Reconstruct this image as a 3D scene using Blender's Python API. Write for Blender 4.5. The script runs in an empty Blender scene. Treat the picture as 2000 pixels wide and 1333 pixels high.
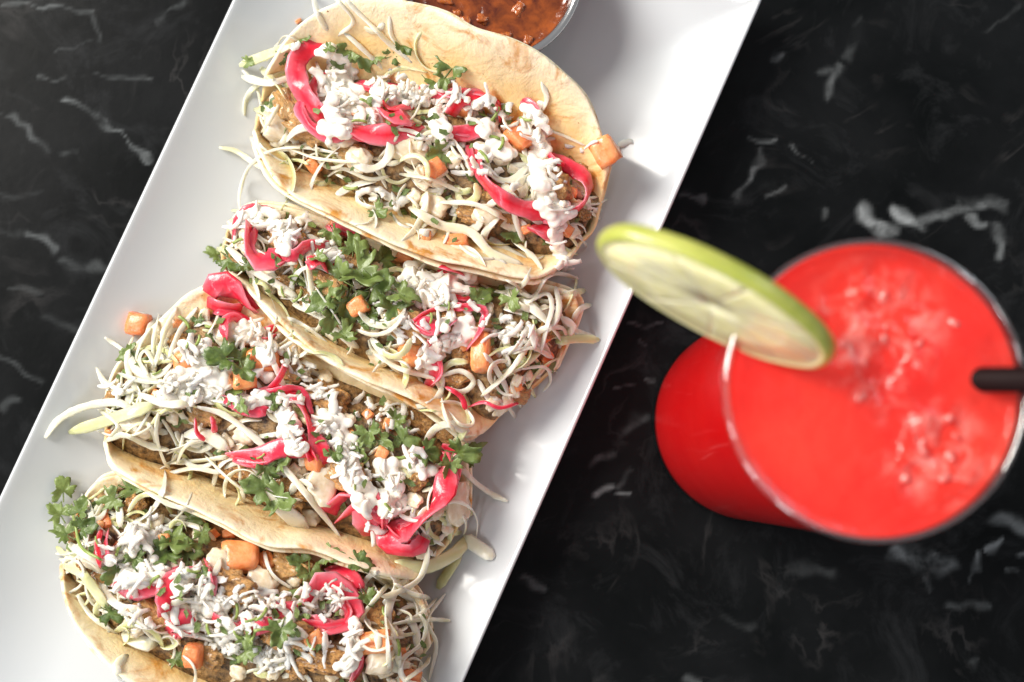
import bpy, bmesh, math, random
import numpy as np
from mathutils import Vector, Matrix, noise
from mathutils.bvhtree import BVHTree
random.seed(7)
R = math.radians
SC = 0.01                       # everything below is authored in centimetres
scene = bpy.context.scene
COL = scene.collection

# ------------------------------------------------------------------ camera
IW, IH = 2000.0, 1333.0
FPX = 2800.0                    # focal length in photo pixels
D0 = 60.9                       # distance to the table along the axis, cm
zc = Vector((20.0, 286.0, 2800.0)).normalized()       # world up seen from the camera
xc = (Vector((1, 0, 0)) - zc * zc.x).normalized()
yc = zc.cross(xc)
CR = Matrix((xc, yc, zc))       # camera -> world
CAM = CR @ Vector((0, 0, D0))
cam_d = bpy.data.cameras.new('camera')
cam = bpy.data.objects.new('camera', cam_d)
COL.objects.link(cam)
cam.matrix_world = Matrix.Translation(CAM * SC) @ CR.to_4x4()
cam_d.sensor_width = 36.0
cam_d.lens = FPX / IW * 36.0
cam_d.clip_start = 0.01
cam_d.clip_end = 50.0
scene.camera = cam
cam_d.dof.use_dof = True
cam_d.dof.focus_distance = (D0 - 4.2) * SC
cam_d.dof.aperture_fstop = 6.4

# ------------------------------------------------------------------ light
world = bpy.data.worlds.new('World')
scene.world = world
world.use_nodes = True
wb = world.node_tree.nodes['Background']
wb.inputs['Color'].default_value = (0.98, 0.98, 1.0, 1)
wb.inputs['Strength'].default_value = 0.33

def area(name, loc, target, sx, sy, energy, color):
    l = bpy.data.lights.new(name, 'AREA')
    l.shape = 'RECTANGLE'; l.size = sx; l.size_y = sy
    l.energy = energy; l.color = color
    o = bpy.data.objects.new(name, l); COL.objects.link(o)
    o.location = Vector(loc)
    d = Vector(target) - Vector(loc)
    o.rotation_euler = d.to_track_quat('-Z', 'Y').to_euler()
    return o
area('window_light', (-1.42, 0.80, 1.38), (-0.02, 0, 0), 1.0, 1.0, 76, (1.0, 0.955, 0.88))
for x, y in ((-1.75, -0.55), (-1.35, -1.15), (-0.75, -1.60)):
    area('side_window_light', (x, y, 1.45), (0, 0, 0), 0.30, 0.55, 6.4, (0.95, 0.97, 1.0))
area('far_window_light', (1.6, 1.3, 1.7), (0, 0, 0), 0.9, 0.9, 8, (0.76, 0.88, 1.0))
scene.view_settings.view_transform = 'Standard'
scene.view_settings.look = 'None'
scene.view_settings.exposure = 0.0
scene.view_settings.gamma = 1.0
scene.render.engine = 'CYCLES'
scene.cycles.max_bounces = 8
scene.cycles.diffuse_bounces = 6
scene.cycles.transparent_max_bounces = 12
scene.cycles.use_denoising = True
scene.cycles.caustics_refractive = False
scene.cycles.caustics_reflective = False

# ------------------------------------------------------------------ pixel -> place helpers
def ray(px, py):
    d = Vector(((px - IW / 2) / FPX, -(py - IH / 2) / FPX, -1.0))
    return (CR @ d).normalized()
def P(px, py, z=0.0):
    d = ray(px, py)
    return CAM + d * ((z - CAM.z) / d.z)
def pxcm(z):                    # photo pixels per cm at height z
    return FPX / (D0 - z)

# ------------------------------------------------------------------ scene-graph helpers
def setp(o, label=None, cat=None, group=None, kind=None):
    if label: o['label'] = label
    if cat: o['category'] = cat
    if group: o['group'] = group
    if kind: o['kind'] = kind
    return o
def thing(name, base, label, cat, group=None):
    o = bpy.data.objects.new(name, None); COL.objects.link(o)
    o.location = Vector(base) * SC; o['base'] = [base[0], base[1], base[2]]
    o.empty_display_size = 0.01
    return setp(o, label, cat, group)
def baseof(o):
    while o is not None and 'base' not in o: o = o.parent
    return Vector(o['base']) if o is not None else Vector((0, 0, 0))
def make_mesh(name, verts, faces, mat, smooth=True):
    me = bpy.data.meshes.new(name)
    me.from_pydata([tuple(Vector(v) * SC) for v in verts], [], faces)
    if mat: me.materials.append(mat)
    if smooth: me.polygons.foreach_set('use_smooth', [True] * len(me.polygons))
    me.update()
    return me
def obj(name, verts, faces, mat, parent=None, smooth=True):
    """verts in world cm"""
    b = baseof(parent)
    me = make_mesh(name, [Vector(v) - b for v in verts], faces, mat, smooth)
    o = bpy.data.objects.new(name, me); COL.objects.link(o)
    if parent: o.parent = parent
    return o
def inst(name, me, M, parent=None):
    """M is a world matrix in cm"""
    o = bpy.data.objects.new(name, me); COL.objects.link(o)
    b = baseof(parent)
    M = M.copy()
    M.translation = (M.translation - b) * SC
    if parent: o.parent = parent
    o.matrix_local = M
    return o

# accumulated world triangles for dropping one piece on another
AV, AF = [], []
BVH = None
def acc(verts, faces):
    n = len(AV)
    AV.extend([tuple(v) for v in verts])
    AF.extend([tuple(i + n for i in f) for f in faces])
def acc_inst(me, M):
    acc([M @ (v.co / SC) for v in me.vertices], [tuple(p.vertices) for p in me.polygons])
def rebuild():
    global BVH
    BVH = BVHTree.FromPolygons(AV, AF)
def cast(px, py):
    d = ray(px, py)
    h, n, i, t = BVH.ray_cast(CAM, d)
    if h is None: return P(px, py, 0.5), Vector((0, 0, 1)), (P(px, py, .5) - CAM).length
    if n.dot(d) > 0: n = -n
    return h, n, t

# ------------------------------------------------------------------ materials
def nodes_of(name):
    m = bpy.data.materials.new(name); m.use_nodes = True
    nt = m.node_tree
    return m, nt, nt.nodes, nt.links, nt.nodes['Principled BSDF']
def ramp(nt, fac, stops):
    r = nt.nodes.new('ShaderNodeValToRGB')
    e = r.color_ramp.elements
    while len(e) < len(stops): e.new(0.5)
    for k, (p, c) in enumerate(stops):
        e[k].position = p; e[k].color = (*c, 1)
    nt.links.new(fac, r.inputs[0])
    return r.outputs[0]
def noise_n(nt, scale, detail=4, rough=0.55, vec=None, dist=0.0):
    n = nt.nodes.new('ShaderNodeTexNoise')
    n.inputs['Scale'].default_value = scale; n.inputs['Detail'].default_value = detail
    n.inputs['Roughness'].default_value = rough; n.inputs['Distortion'].default_value = dist
    if vec is not None: nt.links.new(vec, n.inputs['Vector'])
    return n.outputs['Fac']
def coords(nt, shuffle=True):
    tc = nt.nodes.new('ShaderNodeTexCoord')
    if not shuffle: return tc.outputs['Object'], None
    oi = nt.nodes.new('ShaderNodeObjectInfo')
    ma = nt.nodes.new('ShaderNodeVectorMath'); ma.operation = 'MULTIPLY_ADD'
    cb = nt.nodes.new('ShaderNodeCombineXYZ')
    nt.links.new(oi.outputs['Random'], cb.inputs[0]); nt.links.new(oi.outputs['Random'], cb.inputs[1])
    ma.inputs[1].default_value = (3, 5, 7)
    nt.links.new(cb.outputs[0], ma.inputs[0]); nt.links.new(tc.outputs['Object'], ma.inputs[2])
    return ma.outputs[0], oi.outputs['Random']
def mixc(nt, fac, a, b):
    m = nt.nodes.new('ShaderNodeMix'); m.data_type = 'RGBA'
    if isinstance(fac, float): m.inputs[0].default_value = fac
    else: nt.links.new(fac, m.inputs[0])
    for s, v in ((6, a), (7, b)):
        if isinstance(v, tuple): m.inputs[s].default_value = (*v, 1)
        else: nt.links.new(v, m.inputs[s])
    return m.outputs[2]
def bump(nt, h, strength, dist):
    b = nt.nodes.new('ShaderNodeBump')
    b.inputs['Strength'].default_value = strength; b.inputs['Distance'].default_value = dist
    nt.links.new(h, b.inputs['Height'])
    return b.outputs[0]
def food(name, c0, c1, scale, rough, sss=0.0, rad=(1, .6, .4), ssc=0.002, bscale=900, bstr=0.3, bdist=0.0004,
         rnd=None, coat=0.0, edge=None, lo=.35, hi=.65):
    m, nt, N, L, p = nodes_of(name)
    v, r = coords(nt)
    col = ramp(nt, noise_n(nt, scale, 4, .6, v), [(lo, c0), (hi, c1)])
    if rnd: col = mixc(nt, r, col, mixc(nt, 0.6, col, rnd))
    if edge:
        at = nt.nodes.new('ShaderNodeAttribute'); at.attribute_name = 'rind'
        em = nt.nodes.new('ShaderNodeMath'); em.operation = 'MULTIPLY'
        L.new(at.outputs['Fac'], em.inputs[0]); L.new(ramp(nt, noise_n(nt, scale * .6, 3, .6, v), [(.3, (0, 0, 0)), (.6, (.85,) * 3)]), em.inputs[1])
        col = mixc(nt, em.outputs[0], col, edge)
    L.new(col, p.inputs['Base Color'])
    p.inputs['Roughness'].default_value = rough
    if sss:
        p.inputs['Subsurface Weight'].default_value = sss
        p.inputs['Subsurface Radius'].default_value = rad
        p.inputs['Subsurface Scale'].default_value = ssc
    if coat:
        p.inputs['Coat Weight'].default_value = coat; p.inputs['Coat Roughness'].default_value = 0.12
    if bstr: L.new(bump(nt, noise_n(nt, bscale, 3, .6, v), bstr, bdist), p.inputs['Normal'])
    return m

M_cheese = food('cheese', (.87, .82, .71), (.91, .88, .80), 300, .42, .6, (1, .86, .68), .004, 1500, .35, .0003, rnd=(.80, .72, .57))
M_crema = food('crema', (.86, .82, .73), (.89, .86, .79), 150, .26, .4, (1, .9, .8), .002, 700, .15, .0004, coat=.3)
M_cabbage = food('cabbage', (.80, .74, .54), (.74, .70, .42), 120, .34, .55, (1, .88, .6), .004, 500, .4, .0005, rnd=(.84, .80, .66), coat=.2, edge=(.90, .87, .76))
M_cabgreen = food('green cabbage', (.62, .63, .30), (.76, .73, .48), 120, .34, .5, (.9, 1, .4), .002, 500, .25, .0004, rnd=(.46, .50, .18), coat=.2, edge=(.82, .80, .58))
M_pickle = food('pickled onion', (.72, .003, .017), (.82, .012, .044), 110, .26, .5, (1, .2, .2), .004, 330, .6, .0006, rnd=(.86, .06, .13), coat=.2, edge=(.91, .38, .45))
M_onion = food('raw onion', (.68, .55, .37), (.78, .70, .56), 220, .2, .6, (1, .85, .6), .003, 500, .2, .0004, coat=.4)
M_tomato = food('tomato', (.82, .27, .08), (.87, .42, .18), 200, .27, .5, (1, .45, .2), .004, 520, .5, .0006, rnd=(.80, .20, .07), coat=.25)
M_leaf = food('cilantro', (.042, .078, .012), (.12, .175, .035), 300, .42, .0, bscale=420, bstr=.6, bdist=.0007, rnd=(.24, .31, .09), coat=.12)
M_stem = food('cilantro stem', (.22, .30, .07), (.34, .42, .12), 200, .35, .2, (.7, 1, .3), .001, 500, .2, .0003)
M_chick = food('grilled chicken', (.11, .038, .010), (.60, .30, .085), 380, .3, .2, (1, .5, .25), .0015, 900, .9, .0012, rnd=(.66, .40, .16), coat=.45, lo=.35, hi=.58)
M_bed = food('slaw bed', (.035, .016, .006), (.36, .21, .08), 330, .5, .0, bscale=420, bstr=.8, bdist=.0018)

def tortilla_mat():
    m, nt, N, L, p = nodes_of('flour tortilla')
    v, r = coords(nt)
    base = ramp(nt, noise_n(nt, 45, 5, .6, v), [(.30, (.90, .73, .43)), (.66, (.77, .52, .20))])
    toast = ramp(nt, noise_n(nt, 62, 4, .6, v, .8), [(.52, (0, 0, 0)), (.66, (1, 1, 1))])
    at = nt.nodes.new('ShaderNodeAttribute'); at.attribute_name = 'rim'
    rm = ramp(nt, at.outputs['Fac'], [(.70, (0, 0, 0)), (.99, (.9, .9, .9))])
    base = mixc(nt, rm, base, (.92, .83, .62))
    c = mixc(nt, toast, base, (.60, .27, .05))
    speck = ramp(nt, noise_n(nt, 420, 2, .5, v), [(.74, (0, 0, 0)), (.78, (1, 1, 1))])
    c = mixc(nt, speck, c, (.35, .17, .06))
    L.new(c, p.inputs['Base Color'])
    p.inputs['Roughness'].default_value = .55
    p.inputs['Subsurface Weight'].default_value = .25
    p.inputs['Subsurface Radius'].default_value = (1, .6, .3)
    p.inputs['Subsurface Scale'].default_value = .003
    b1 = bump(nt, noise_n(nt, 85, 6, .62, v, .3), .7, .0022)
    L.new(b1, p.inputs['Normal'])
    return m
M_tort = tortilla_mat()

def simple(name, c, rough, metal=0.0, coat=0.0):
    m, nt, N, L, p = nodes_of(name)
    p.inputs['Base Color'].default_value = (*c, 1); p.inputs['Roughness'].default_value = rough
    p.inputs['Metallic'].default_value = metal
    if not metal and rough > .55: p.inputs['Specular IOR Level'].default_value = .12
    if coat: p.inputs['Coat Weight'].default_value = coat; p.inputs['Coat Roughness'].default_value = .05
    return m
def plate_mat():
    m, nt, N, L, p = nodes_of('white glazed china')
    v, r = coords(nt, False)
    L.new(ramp(nt, noise_n(nt, 9, 3, .5, v), [(.3, (.575, .60, .62)), (.7, (.605, .63, .65))]), p.inputs['Base Color'])
    L.new(ramp(nt, noise_n(nt, 60, 5, .65, v), [(.35, (.10,) * 3), (.75, (.18,) * 3)]), p.inputs['Roughness'])
    L.new(bump(nt, noise_n(nt, 22, 2, .5, v), .12, .003), p.inputs['Normal'])
    p.inputs['Coat Weight'].default_value = .25; p.inputs['Coat Roughness'].default_value = .08
    return m
M_plate = plate_mat()
M_steel = simple('stainless steel', (.66, .66, .66), .16, 1.0)

def salsa_mat():
    m, nt, N, L, p = nodes_of('red salsa')
    v, r = coords(nt, False)
    L.new(ramp(nt, noise_n(nt, 130, 5, .6, v, .4), [(.35, (.09, .014, .004)), (.66, (.34, .075, .010))]), p.inputs['Base Color'])
    p.inputs['Roughness'].default_value = .16
    p.inputs['Coat Weight'].default_value = .5
    L.new(bump(nt, noise_n(nt, 200, 4, .55, v), .4, .0013), p.inputs['Normal'])
    return m
M_salsa = salsa_mat()

def drink_mat(side=False):
    m, nt, N, L, p = nodes_of('red drink against the glass' if side else 'red slush drink')
    v, r = coords(nt, False)
    body = ramp(nt, noise_n(nt, 30, 3, .5, v), [(.3, (.74, .006, .008)), (.7, (.80, .012, .012))] if side else [(.3, (.80, .014, .013)), (.7, (.86, .045, .026))])
    at = nt.nodes.new('ShaderNodeAttribute'); at.attribute_name = 'frost_glint'
    fl = ramp(nt, noise_n(nt, 120, 5, .65, v, .8), [(.46, (0, 0, 0)), (.74, (1, 1, 1))])
    mm = nt.nodes.new('ShaderNodeMath'); mm.operation = 'MULTIPLY'
    L.new(fl, mm.inputs[0]); L.new(at.outputs['Fac'], mm.inputs[1])
    c = mixc(nt, mm.outputs[0], body, (.90, .32, .28))  # pale pink for icy slush, with surface glints put into the colour
    L.new(c, p.inputs['Base Color'])
    p.inputs['Roughness'].default_value = .08
    p.inputs['Subsurface Weight'].default_value = .5
    p.inputs['Subsurface Radius'].default_value = (1, .10, .06)
    p.inputs['Subsurface Scale'].default_value = .03
    p.inputs['Coat Weight'].default_value = 0 if side else .3
    if side: p.inputs['Specular IOR Level'].default_value = 0.02
    b = bump(nt, noise_n(nt, 260, 4, .6, v), .1 if side else .45, .0016)
    L.new(b, p.inputs['Normal'])
    return m
M_drink, M_drink_side = drink_mat(), drink_mat(True)

def glass_mat(base=.035):
    m, nt, N, L, p = nodes_of('clear glass')
    out = N['Material Output']; N.remove(p)
    t = N.new('ShaderNodeBsdfTransparent'); t.inputs[0].default_value = (.96, .965, .96, 1)
    g = N.new('ShaderNodeBsdfGlossy'); g.inputs['Roughness'].default_value = .03
    lw = N.new('ShaderNodeLayerWeight'); lw.inputs['Blend'].default_value = .5
    pw = N.new('ShaderNodeMath'); pw.operation = 'POWER'; pw.inputs[1].default_value = 5.0
    f = N.new('ShaderNodeMath'); f.operation = 'MULTIPLY_ADD'; f.inputs[1].default_value = .42; f.inputs[2].default_value = base
    L.new(lw.outputs['Facing'], pw.inputs[0]); L.new(pw.outputs[0], f.inputs[0])
    mx = N.new('ShaderNodeMixShader')
    L.new(f.outputs[0], mx.inputs[0]); L.new(t.outputs[0], mx.inputs[1]); L.new(g.outputs[0], mx.inputs[2])
    L.new(mx.outputs[0], out.inputs['Surface'])
    return m
M_glass = glass_mat()

def table_mat():
    m, nt, N, L, p = nodes_of('black marble')
    v, r = coords(nt, False)
    at = nt.nodes.new('ShaderNodeAttribute'); at.attribute_name = 'vein'
    br = noise_n(nt, 42, 4, .6, v, .3)
    brk = ramp(nt, br, [(.36, (.05,) * 3), (.66, (1, 1, 1))])
    mm = nt.nodes.new('ShaderNodeMath'); mm.operation = 'MULTIPLY'
    L.new(brk, mm.inputs[0]); L.new(at.outputs['Fac'], mm.inputs[1])
    base = ramp(nt, noise_n(nt, 16, 6, .6, v, .3), [(.35, (.0018, .0024, .0026)), (.75, (.0085, .0092, .0100))])
    # faint hair veins everywhere
    vo = nt.nodes.new('ShaderNodeTexNoise'); vo.inputs['Scale'].default_value = 17; vo.inputs['Detail'].default_value = 6
    vo.inputs['Distortion'].default_value = 1.6
    L.new(v, vo.inputs['Vector'])
    hair = ramp(nt, vo.outputs['Fac'], [(.47, (0, 0, 0)), (.5, (.2,) * 3), (.53, (0, 0, 0))])
    hm = nt.nodes.new('ShaderNodeMath'); hm.operation = 'MULTIPLY'
    L.new(hair, hm.inputs[0]); L.new(ramp(nt, noise_n(nt, 30, 3, .5, v), [(.5, (0, 0, 0)), (.7, (1, 1, 1))]), hm.inputs[1])
    cl = ramp(nt, noise_n(nt, 26, 8, .7, v, 1.4), [(.52, (0, 0, 0)), (.82, (.30,) * 3)])
    base = mixc(nt, cl, base, (.055, .058, .062))
    c = mixc(nt, hm.outputs[0], base, (.09, .085, .085))
    c = mixc(nt, mm.outputs[0], c, (.34, .365, .375))
    L.new(c, p.inputs['Base Color'])
    p.inputs['Roughness'].default_value = .30
    p.inputs['Specular IOR Level'].default_value = .10
    L.new(bump(nt, noise_n(nt, 120, 3, .5, v), .08, .001), p.inputs['Normal'])
    return m
M_table = table_mat()

# ------------------------------------------------------------------ geometry helpers
def catmull(pts, n):
    pts = [Vector(p) for p in pts]
    if len(pts) == 2: pts = [pts[0], (pts[0] + pts[1]) / 2, pts[1]]
    # arc-length resample of a Catmull-Rom curve
    ext = [pts[0] * 2 - pts[1]] + pts + [pts[-1] * 2 - pts[-2]]
    dense = []
    for i in range(1, len(ext) - 2):
        p0, p1, p2, p3 = ext[i - 1:i + 3]
        for k in range(16):
            t = k / 16
            dense.append(.5 * ((2 * p1) + (p2 - p0) * t + (2 * p0 - 5 * p1 + 4 * p2 - p3) * t * t + (3 * p1 - p0 - 3 * p2 + p3) * t ** 3))
    dense.append(pts[-1])
    L = [0]
    for a, b in zip(dense, dense[1:]): L.append(L[-1] + (b - a).length)
    out = []; j = 0
    for k in range(n):
        s = L[-1] * k / (n - 1)
        while j < len(L) - 2 and L[j + 1] < s: j += 1
        f = (s - L[j]) / max(1e-9, L[j + 1] - L[j])
        out.append(dense[j].lerp(dense[j + 1], min(1, max(0, f))))
    return out
def grid_faces(nu, nv, closed_v=False):
    f = []
    for i in range(nu - 1):
        for j in range(nv if closed_v else nv - 1):
            a = i * nv + j; b = i * nv + (j + 1) % nv
            f.append((a, b, b + nv, a + nv))
    return f
def lathe(profile, c, n=64):
    v, f = [], []
    for r, z in profile:
        for k in range(n):
            a = 2 * math.pi * k / n
            v.append(Vector((c.x + r * math.cos(a), c.y + r * math.sin(a), z)))
    f = grid_faces(len(profile), n, True)
    return v, f
def N3(p, s=1.0): return noise.noise(Vector(p) * s)

# ------------------------------------------------------------------ table
VEINS = [  # photo polyline, half width px, strength
    ([(130, 195), (170, 215), (205, 245), (240, 268), (270, 290), (300, 318)], 6, .75), ([(185, 218), (215, 248)], 8, .9),
    ([(75, 155), (130, 150), (170, 147)], 5, .32), ([(185, 146), (240, 150), (295, 156)], 5, .45), ([(0, 12), (60, 10), (120, 16), (185, 20)], 6, .45),
    ([(0, 215), (30, 235), (60, 270), (90, 295)], 6, .35), ([(310, 45), (335, 25), (355, 0)], 11, .32), ([(180, 20), (185, 60), (195, 85)], 7, .25),
    ([(110, 105), (150, 98), (175, 80)], 6, .25), ([(120, 300), (145, 298)], 8, .3), ([(0, 380), (40, 385), (80, 380)], 7, .16),
    ([(50, 460), (85, 470), (110, 480)], 13, .5), ([(130, 510), (170, 520), (215, 525)], 10, .42), ([(0, 455), (30, 460)], 12, .22),
    ([(90, 620), (150, 640)], 13, .16), ([(0, 690), (40, 720), (85, 745)], 9, .28), ([(0, 800), (30, 780)], 8, .2), ([(20, 560), (70, 570)], 9, .18),
    ([(1685, 420), (1710, 440), (1740, 450)], 20, 1.0), ([(1740, 412), (1770, 430), (1800, 440)], 14, .9), ([(1800, 432), (1840, 420), (1880, 405), (1920, 402)], 13, .6),
    ([(1890, 425), (1930, 440)], 8, .55), ([(1880, 395), (1960, 400)], 16, .3), ([(1945, 450), (1960, 480), (1955, 500)], 13, .42),
    ([(1755, 1085), (1790, 1100), (1820, 1115), (1850, 1100)], 20, .75), ([(1800, 1110), (1830, 1090)], 12, .9), ([(1910, 1080), (1905, 1115)], 9, .7),
    ([(1930, 1070), (1955, 1058)], 8, .5), ([(1950, 1010), (1980, 1030), (2010, 1035)], 16, .5), ([(1800, 1130), (1820, 1155)], 9, .4),
    ([(1990, 1080), (2020, 1080)], 10, .5), ([(1890, 1140), (1905, 1110)], 5, .3), ([(1970, 1115), (1990, 1115)], 8, .35), ([(1850, 1185), (1880, 1180), (1930, 1180)], 9, .2),
    ([(1160, 965), (1190, 950)], 9, .6), ([(1205, 965), (1230, 965)], 6, .4), ([(1163, 900), (1190, 890)], 10, .38), ([(1220, 840), (1260, 810)], 12, .16),
    ([(1480, 330), (1470, 350), (1440, 380)], 9, .45), ([(1485, 285), (1485, 320)], 8, .2), ([(1465, 270), (1510, 275)], 6, .3), ([(1540, 285), (1590, 315)], 6, .45),
    ([(1640, 130), (1625, 160), (1615, 190)], 11, .35), ([(1680, 40), (1660, 90), (1655, 115)], 12, .2), ([(1600, 140), (1640, 135)], 8, .16), ([(1500, 385), (1530, 370)], 7, .2),
    ([(1505, 112), (1525, 112)], 7, .3), ([(1605, 430), (1605, 415)], 9, .22), ([(1230, 635), (1290, 633)], 4, .35), ([(1245, 665), (1270, 675)], 5, .35),
    ([(1205, 755), (1235, 758)], 4, .35), ([(1265, 735), (1280, 745)], 5, .3), ([(1020, 1135), (1060, 1155)], 8, .3), ([(1400, 1200), (1470, 1225)], 8, .12), ([(1200, 950), (1230, 920)], 8, .12),
    ([(1340, 1325), (1360, 1335)], 8, .3), ([(1540, 1110), (1620, 1120)], 16, .1), ([(1930, 60), (1985, 20)], 6, .12), ([(1330, 380), (1370, 385)], 7, .25), ([(1890, 1300), (1910, 1290)], 9, .2),
]
def build_table():
    x0, x1, y0, y1 = -25.0, 25.0, -18.0, 18.0
    nx, ny = 420, 300
    xs = np.concatenate([[-120, -70, -40], np.linspace(x0, x1, nx), [40, 70, 120]])
    ys = np.concatenate([[-90, -50, -30], np.linspace(y0, y1, ny), [30, 50, 90]])
    X, Y = np.meshgrid(xs, ys, indexing='ij')
    f = np.zeros_like(X)
    rs = np.random.RandomState(3)
    # wobble the sample position so that streaks get ragged edges
    fx, fy = X.ravel(), Y.ravel()
    def wob(A, B, s, ph):
        return np.array([noise.noise((x * s * .5, y * s * .5, ph)) for x, y in zip(A.ravel(), B.ravel())]).reshape(X.shape)
    W1 = wob(X, Y, 2.2, 5.0)
    WX = X + .30 * wob(X, Y, 3.1, .3)
    WY = Y + .30 * wob(X, Y, 2.9, 2.3)
    for pts, hw, st in VEINS:
        if pts[0][0] < 420: st, hw = st * .62, hw * .85
        q = [P(a, b, 0) for a, b in pts]
        w = hw / pxcm(0)
        for i, (a, b) in enumerate(zip(q, q[1:])):
            dx, dy = b.x - a.x, b.y - a.y
            t = np.clip(((WX - a.x) * dx + (WY - a.y) * dy) / (dx * dx + dy * dy), 0, 1)
            d = np.hypot(WX - a.x - t * dx, WY - a.y - t * dy)
            ww = w * (.75 + .6 * W1)
            f = np.maximum(f, st * np.clip(1.6 - d / np.maximum(ww, .03), 0, 1.2) ** 1.6 * .62)
    n0, n1 = len(xs), len(ys)
    verts = [(x, y, 0.0) for x, y in zip(X.ravel(), Y.ravel())]
    me = make_mesh('table_top', verts, [(a, a + n1, a + n1 + 1, a + 1) for i in range(n0 - 1) for a in range(i * n1, i * n1 + n1 - 1)], M_table)
    at = me.attributes.new('vein', 'FLOAT', 'POINT')
    at.data.foreach_set('value', f.ravel().astype(np.float32))
    o = bpy.data.objects.new('table_top', me); COL.objects.link(o)
    setp(o, 'black marble table top with broken white veins', kind='structure')
    so = o.modifiers.new('slab', 'SOLIDIFY'); so.thickness = .03; so.offset = -1
    return o
build_table()
acc([(-120, -90, 0), (120, -90, 0), (120, 90, 0), (-120, 90, 0)], [(0, 1, 2, 3)])

# ------------------------------------------------------------------ plate
FLOOR = .46
def build_plate():
    zr = 2.1
    la, lb = P(455, 0, zr), P(-2, 975, zr)
    ra, rb = P(1488, 0, zr), P(905, 1333, zr)
    ld = (lb - la).normalized(); rd = (rb - ra).normalized()
    L0, L1 = -9.0, 42.0
    ns, ntt = 90, 90
    cross = (ra - la); ax = ((ld + rd) / 2).normalized()
    # start both edges on the same line square to the plate
    ra0 = ra - rd * ((ra - la).dot(ax))
    v = []
    W = (ra0 - la).length
    def prof(d):
        d = max(d, 0)
        if d < .22: return zr + .09 * math.sin(math.pi * d / .22)
        t = min(1, (d - .22) / 4.6)
        return FLOOR + (zr - FLOOR) * (1 - t) ** 2.0
    def dense(n):
        out = []
        for k in range(n):
            u = k / (n - 1)
            out.append(.5 - .5 * math.cos(math.pi * u))
        return out
    ss = [0, .004, .011, .02] + [x for x in dense(ns) if .022 < x < .978] + [.98, .989, .996, 1]
    tt = [0, .002, .0045, .008] + [x for x in dense(ntt) if .009 < x < .991] + [.992, .9955, .998, 1]
    top = []
    for t in tt:
        l = L0 + (L1 - L0) * t
        a = la + ld * l; b = ra0 + rd * l
        for s in ss:
            p = a.lerp(b, s)
            w = (b - a).length
            d1 = min(s, 1 - s) * w; d2 = min(t, 1 - t) * (L1 - L0)
            d = d1 if d2 > 8 else (d1 * d2 / math.sqrt(d1 * d1 + d2 * d2 + 1e-6) if d1 + d2 > 0 else 0)
            if d2 > 8: d = d1
            else:
                k = 1.2
                d = min(d1, d2)
            top.append(Vector((p.x, p.y, prof(d))))
    nu, nv = len(tt), len(ss)
    f = grid_faces(nu, nv)
    # underside
    n = len(top)
    bot = [Vector((p.x, p.y, max(.004, p.z - .46))) for p in top]
    verts = top + bot
    faces = [tuple(reversed(q)) for q in f] + [tuple(i + n for i in q) for q in f]
    ring = [j for j in range(nv)] + [i * nv + nv - 1 for i in range(1, nu)] + [(nu - 1) * nv + j for j in range(nv - 2, -1, -1)] + [i * nv for i in range(nu - 2, 0, -1)]
    for a, b in zip(ring, ring[1:] + ring[:1]): faces.append((a, b, b + n, a + n))
    o = obj('serving_plate', verts, faces, M_plate)
    bm = bmesh.new(); bm.from_mesh(o.data); bmesh.ops.recalc_face_normals(bm, faces=bm.faces); bm.to_mesh(o.data); bm.free()
    b = o.modifiers.new('edge', 'BEVEL'); b.width = .0007; b.segments = 3; b.limit_method = 'ANGLE'; b.angle_limit = R(50)
    b.harden_normals = False
    setp(o, 'long white glazed serving plate with raised sides under the four tacos', 'plate')
    acc(top, f)
build_plate()

# ------------------------------------------------------------------ salsa cup
def build_salsa():
    zr = FLOOR + 3.0
    c = P(953, -54, zr); r = 193 / pxcm(zr) * .985
    t = thing('salsa_cup', (c.x, c.y, FLOOR), 'small round stainless steel cup full of red salsa at the head of the plate', 'cup')
    prof = [(0.01, FLOOR + .004), (r * .72, FLOOR + .004), (r * .76, FLOOR + .1), (r * .94, zr - .25), (r * .965, zr - .1), (r * .985, zr - .02), (r, zr - .05), (r + .03, zr - .12),
            (r + .02, zr), (r, zr + .05), (r - .05, zr + .07), (r * .935, zr + .02), (r * .915, zr - .15), (r * .895, zr - .5), (r * .72, FLOOR + .15), (.01, FLOOR + .12)]
    v, f = lathe(prof, c, 96)
    obj('cup_wall', v, f, M_steel, t)
    zs = zr - .75
    s = thing('salsa', (c.x, c.y, FLOOR + .15), 'chunky brown red salsa filling the steel cup', 'salsa')
    vv = []; nr, na = 22, 72
    rs = r * .885
    for i in range(nr):
        rr = rs * i / (nr - 1)
        for k in range(na):
            a = 2 * math.pi * k / na
            x, y = c.x + rr * math.cos(a), c.y + rr * math.sin(a)
            z = zs + .10 * N3((x, y, 3), 1.3) + .07 * N3((x, y, 9), 3.2)
            if i == nr - 1: z = zs + .10
            vv.append(Vector((x, y, z)))
    o = obj('salsa_surface', vv, grid_faces(nr, na, True), M_salsa, s)
    for k in range(15):
        a, rr = random.uniform(0, 6.28), rs * math.sqrt(random.random()) * .93
        p = Vector((c.x + rr * math.cos(a), c.y + rr * math.sin(a), zs - .03))
        M = Matrix.Translation(p) @ Matrix.Rotation(random.uniform(0, 6), 4, 'Z') @ Matrix.Rotation(random.uniform(-.5, .5), 4, 'X') @ Matrix.Diagonal((random.uniform(.18, .42), random.uniform(.15, .3), .16, 1))
        inst('tomato_chunk', CHUNK_S[k % len(CHUNK_S)], M, s)
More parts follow.
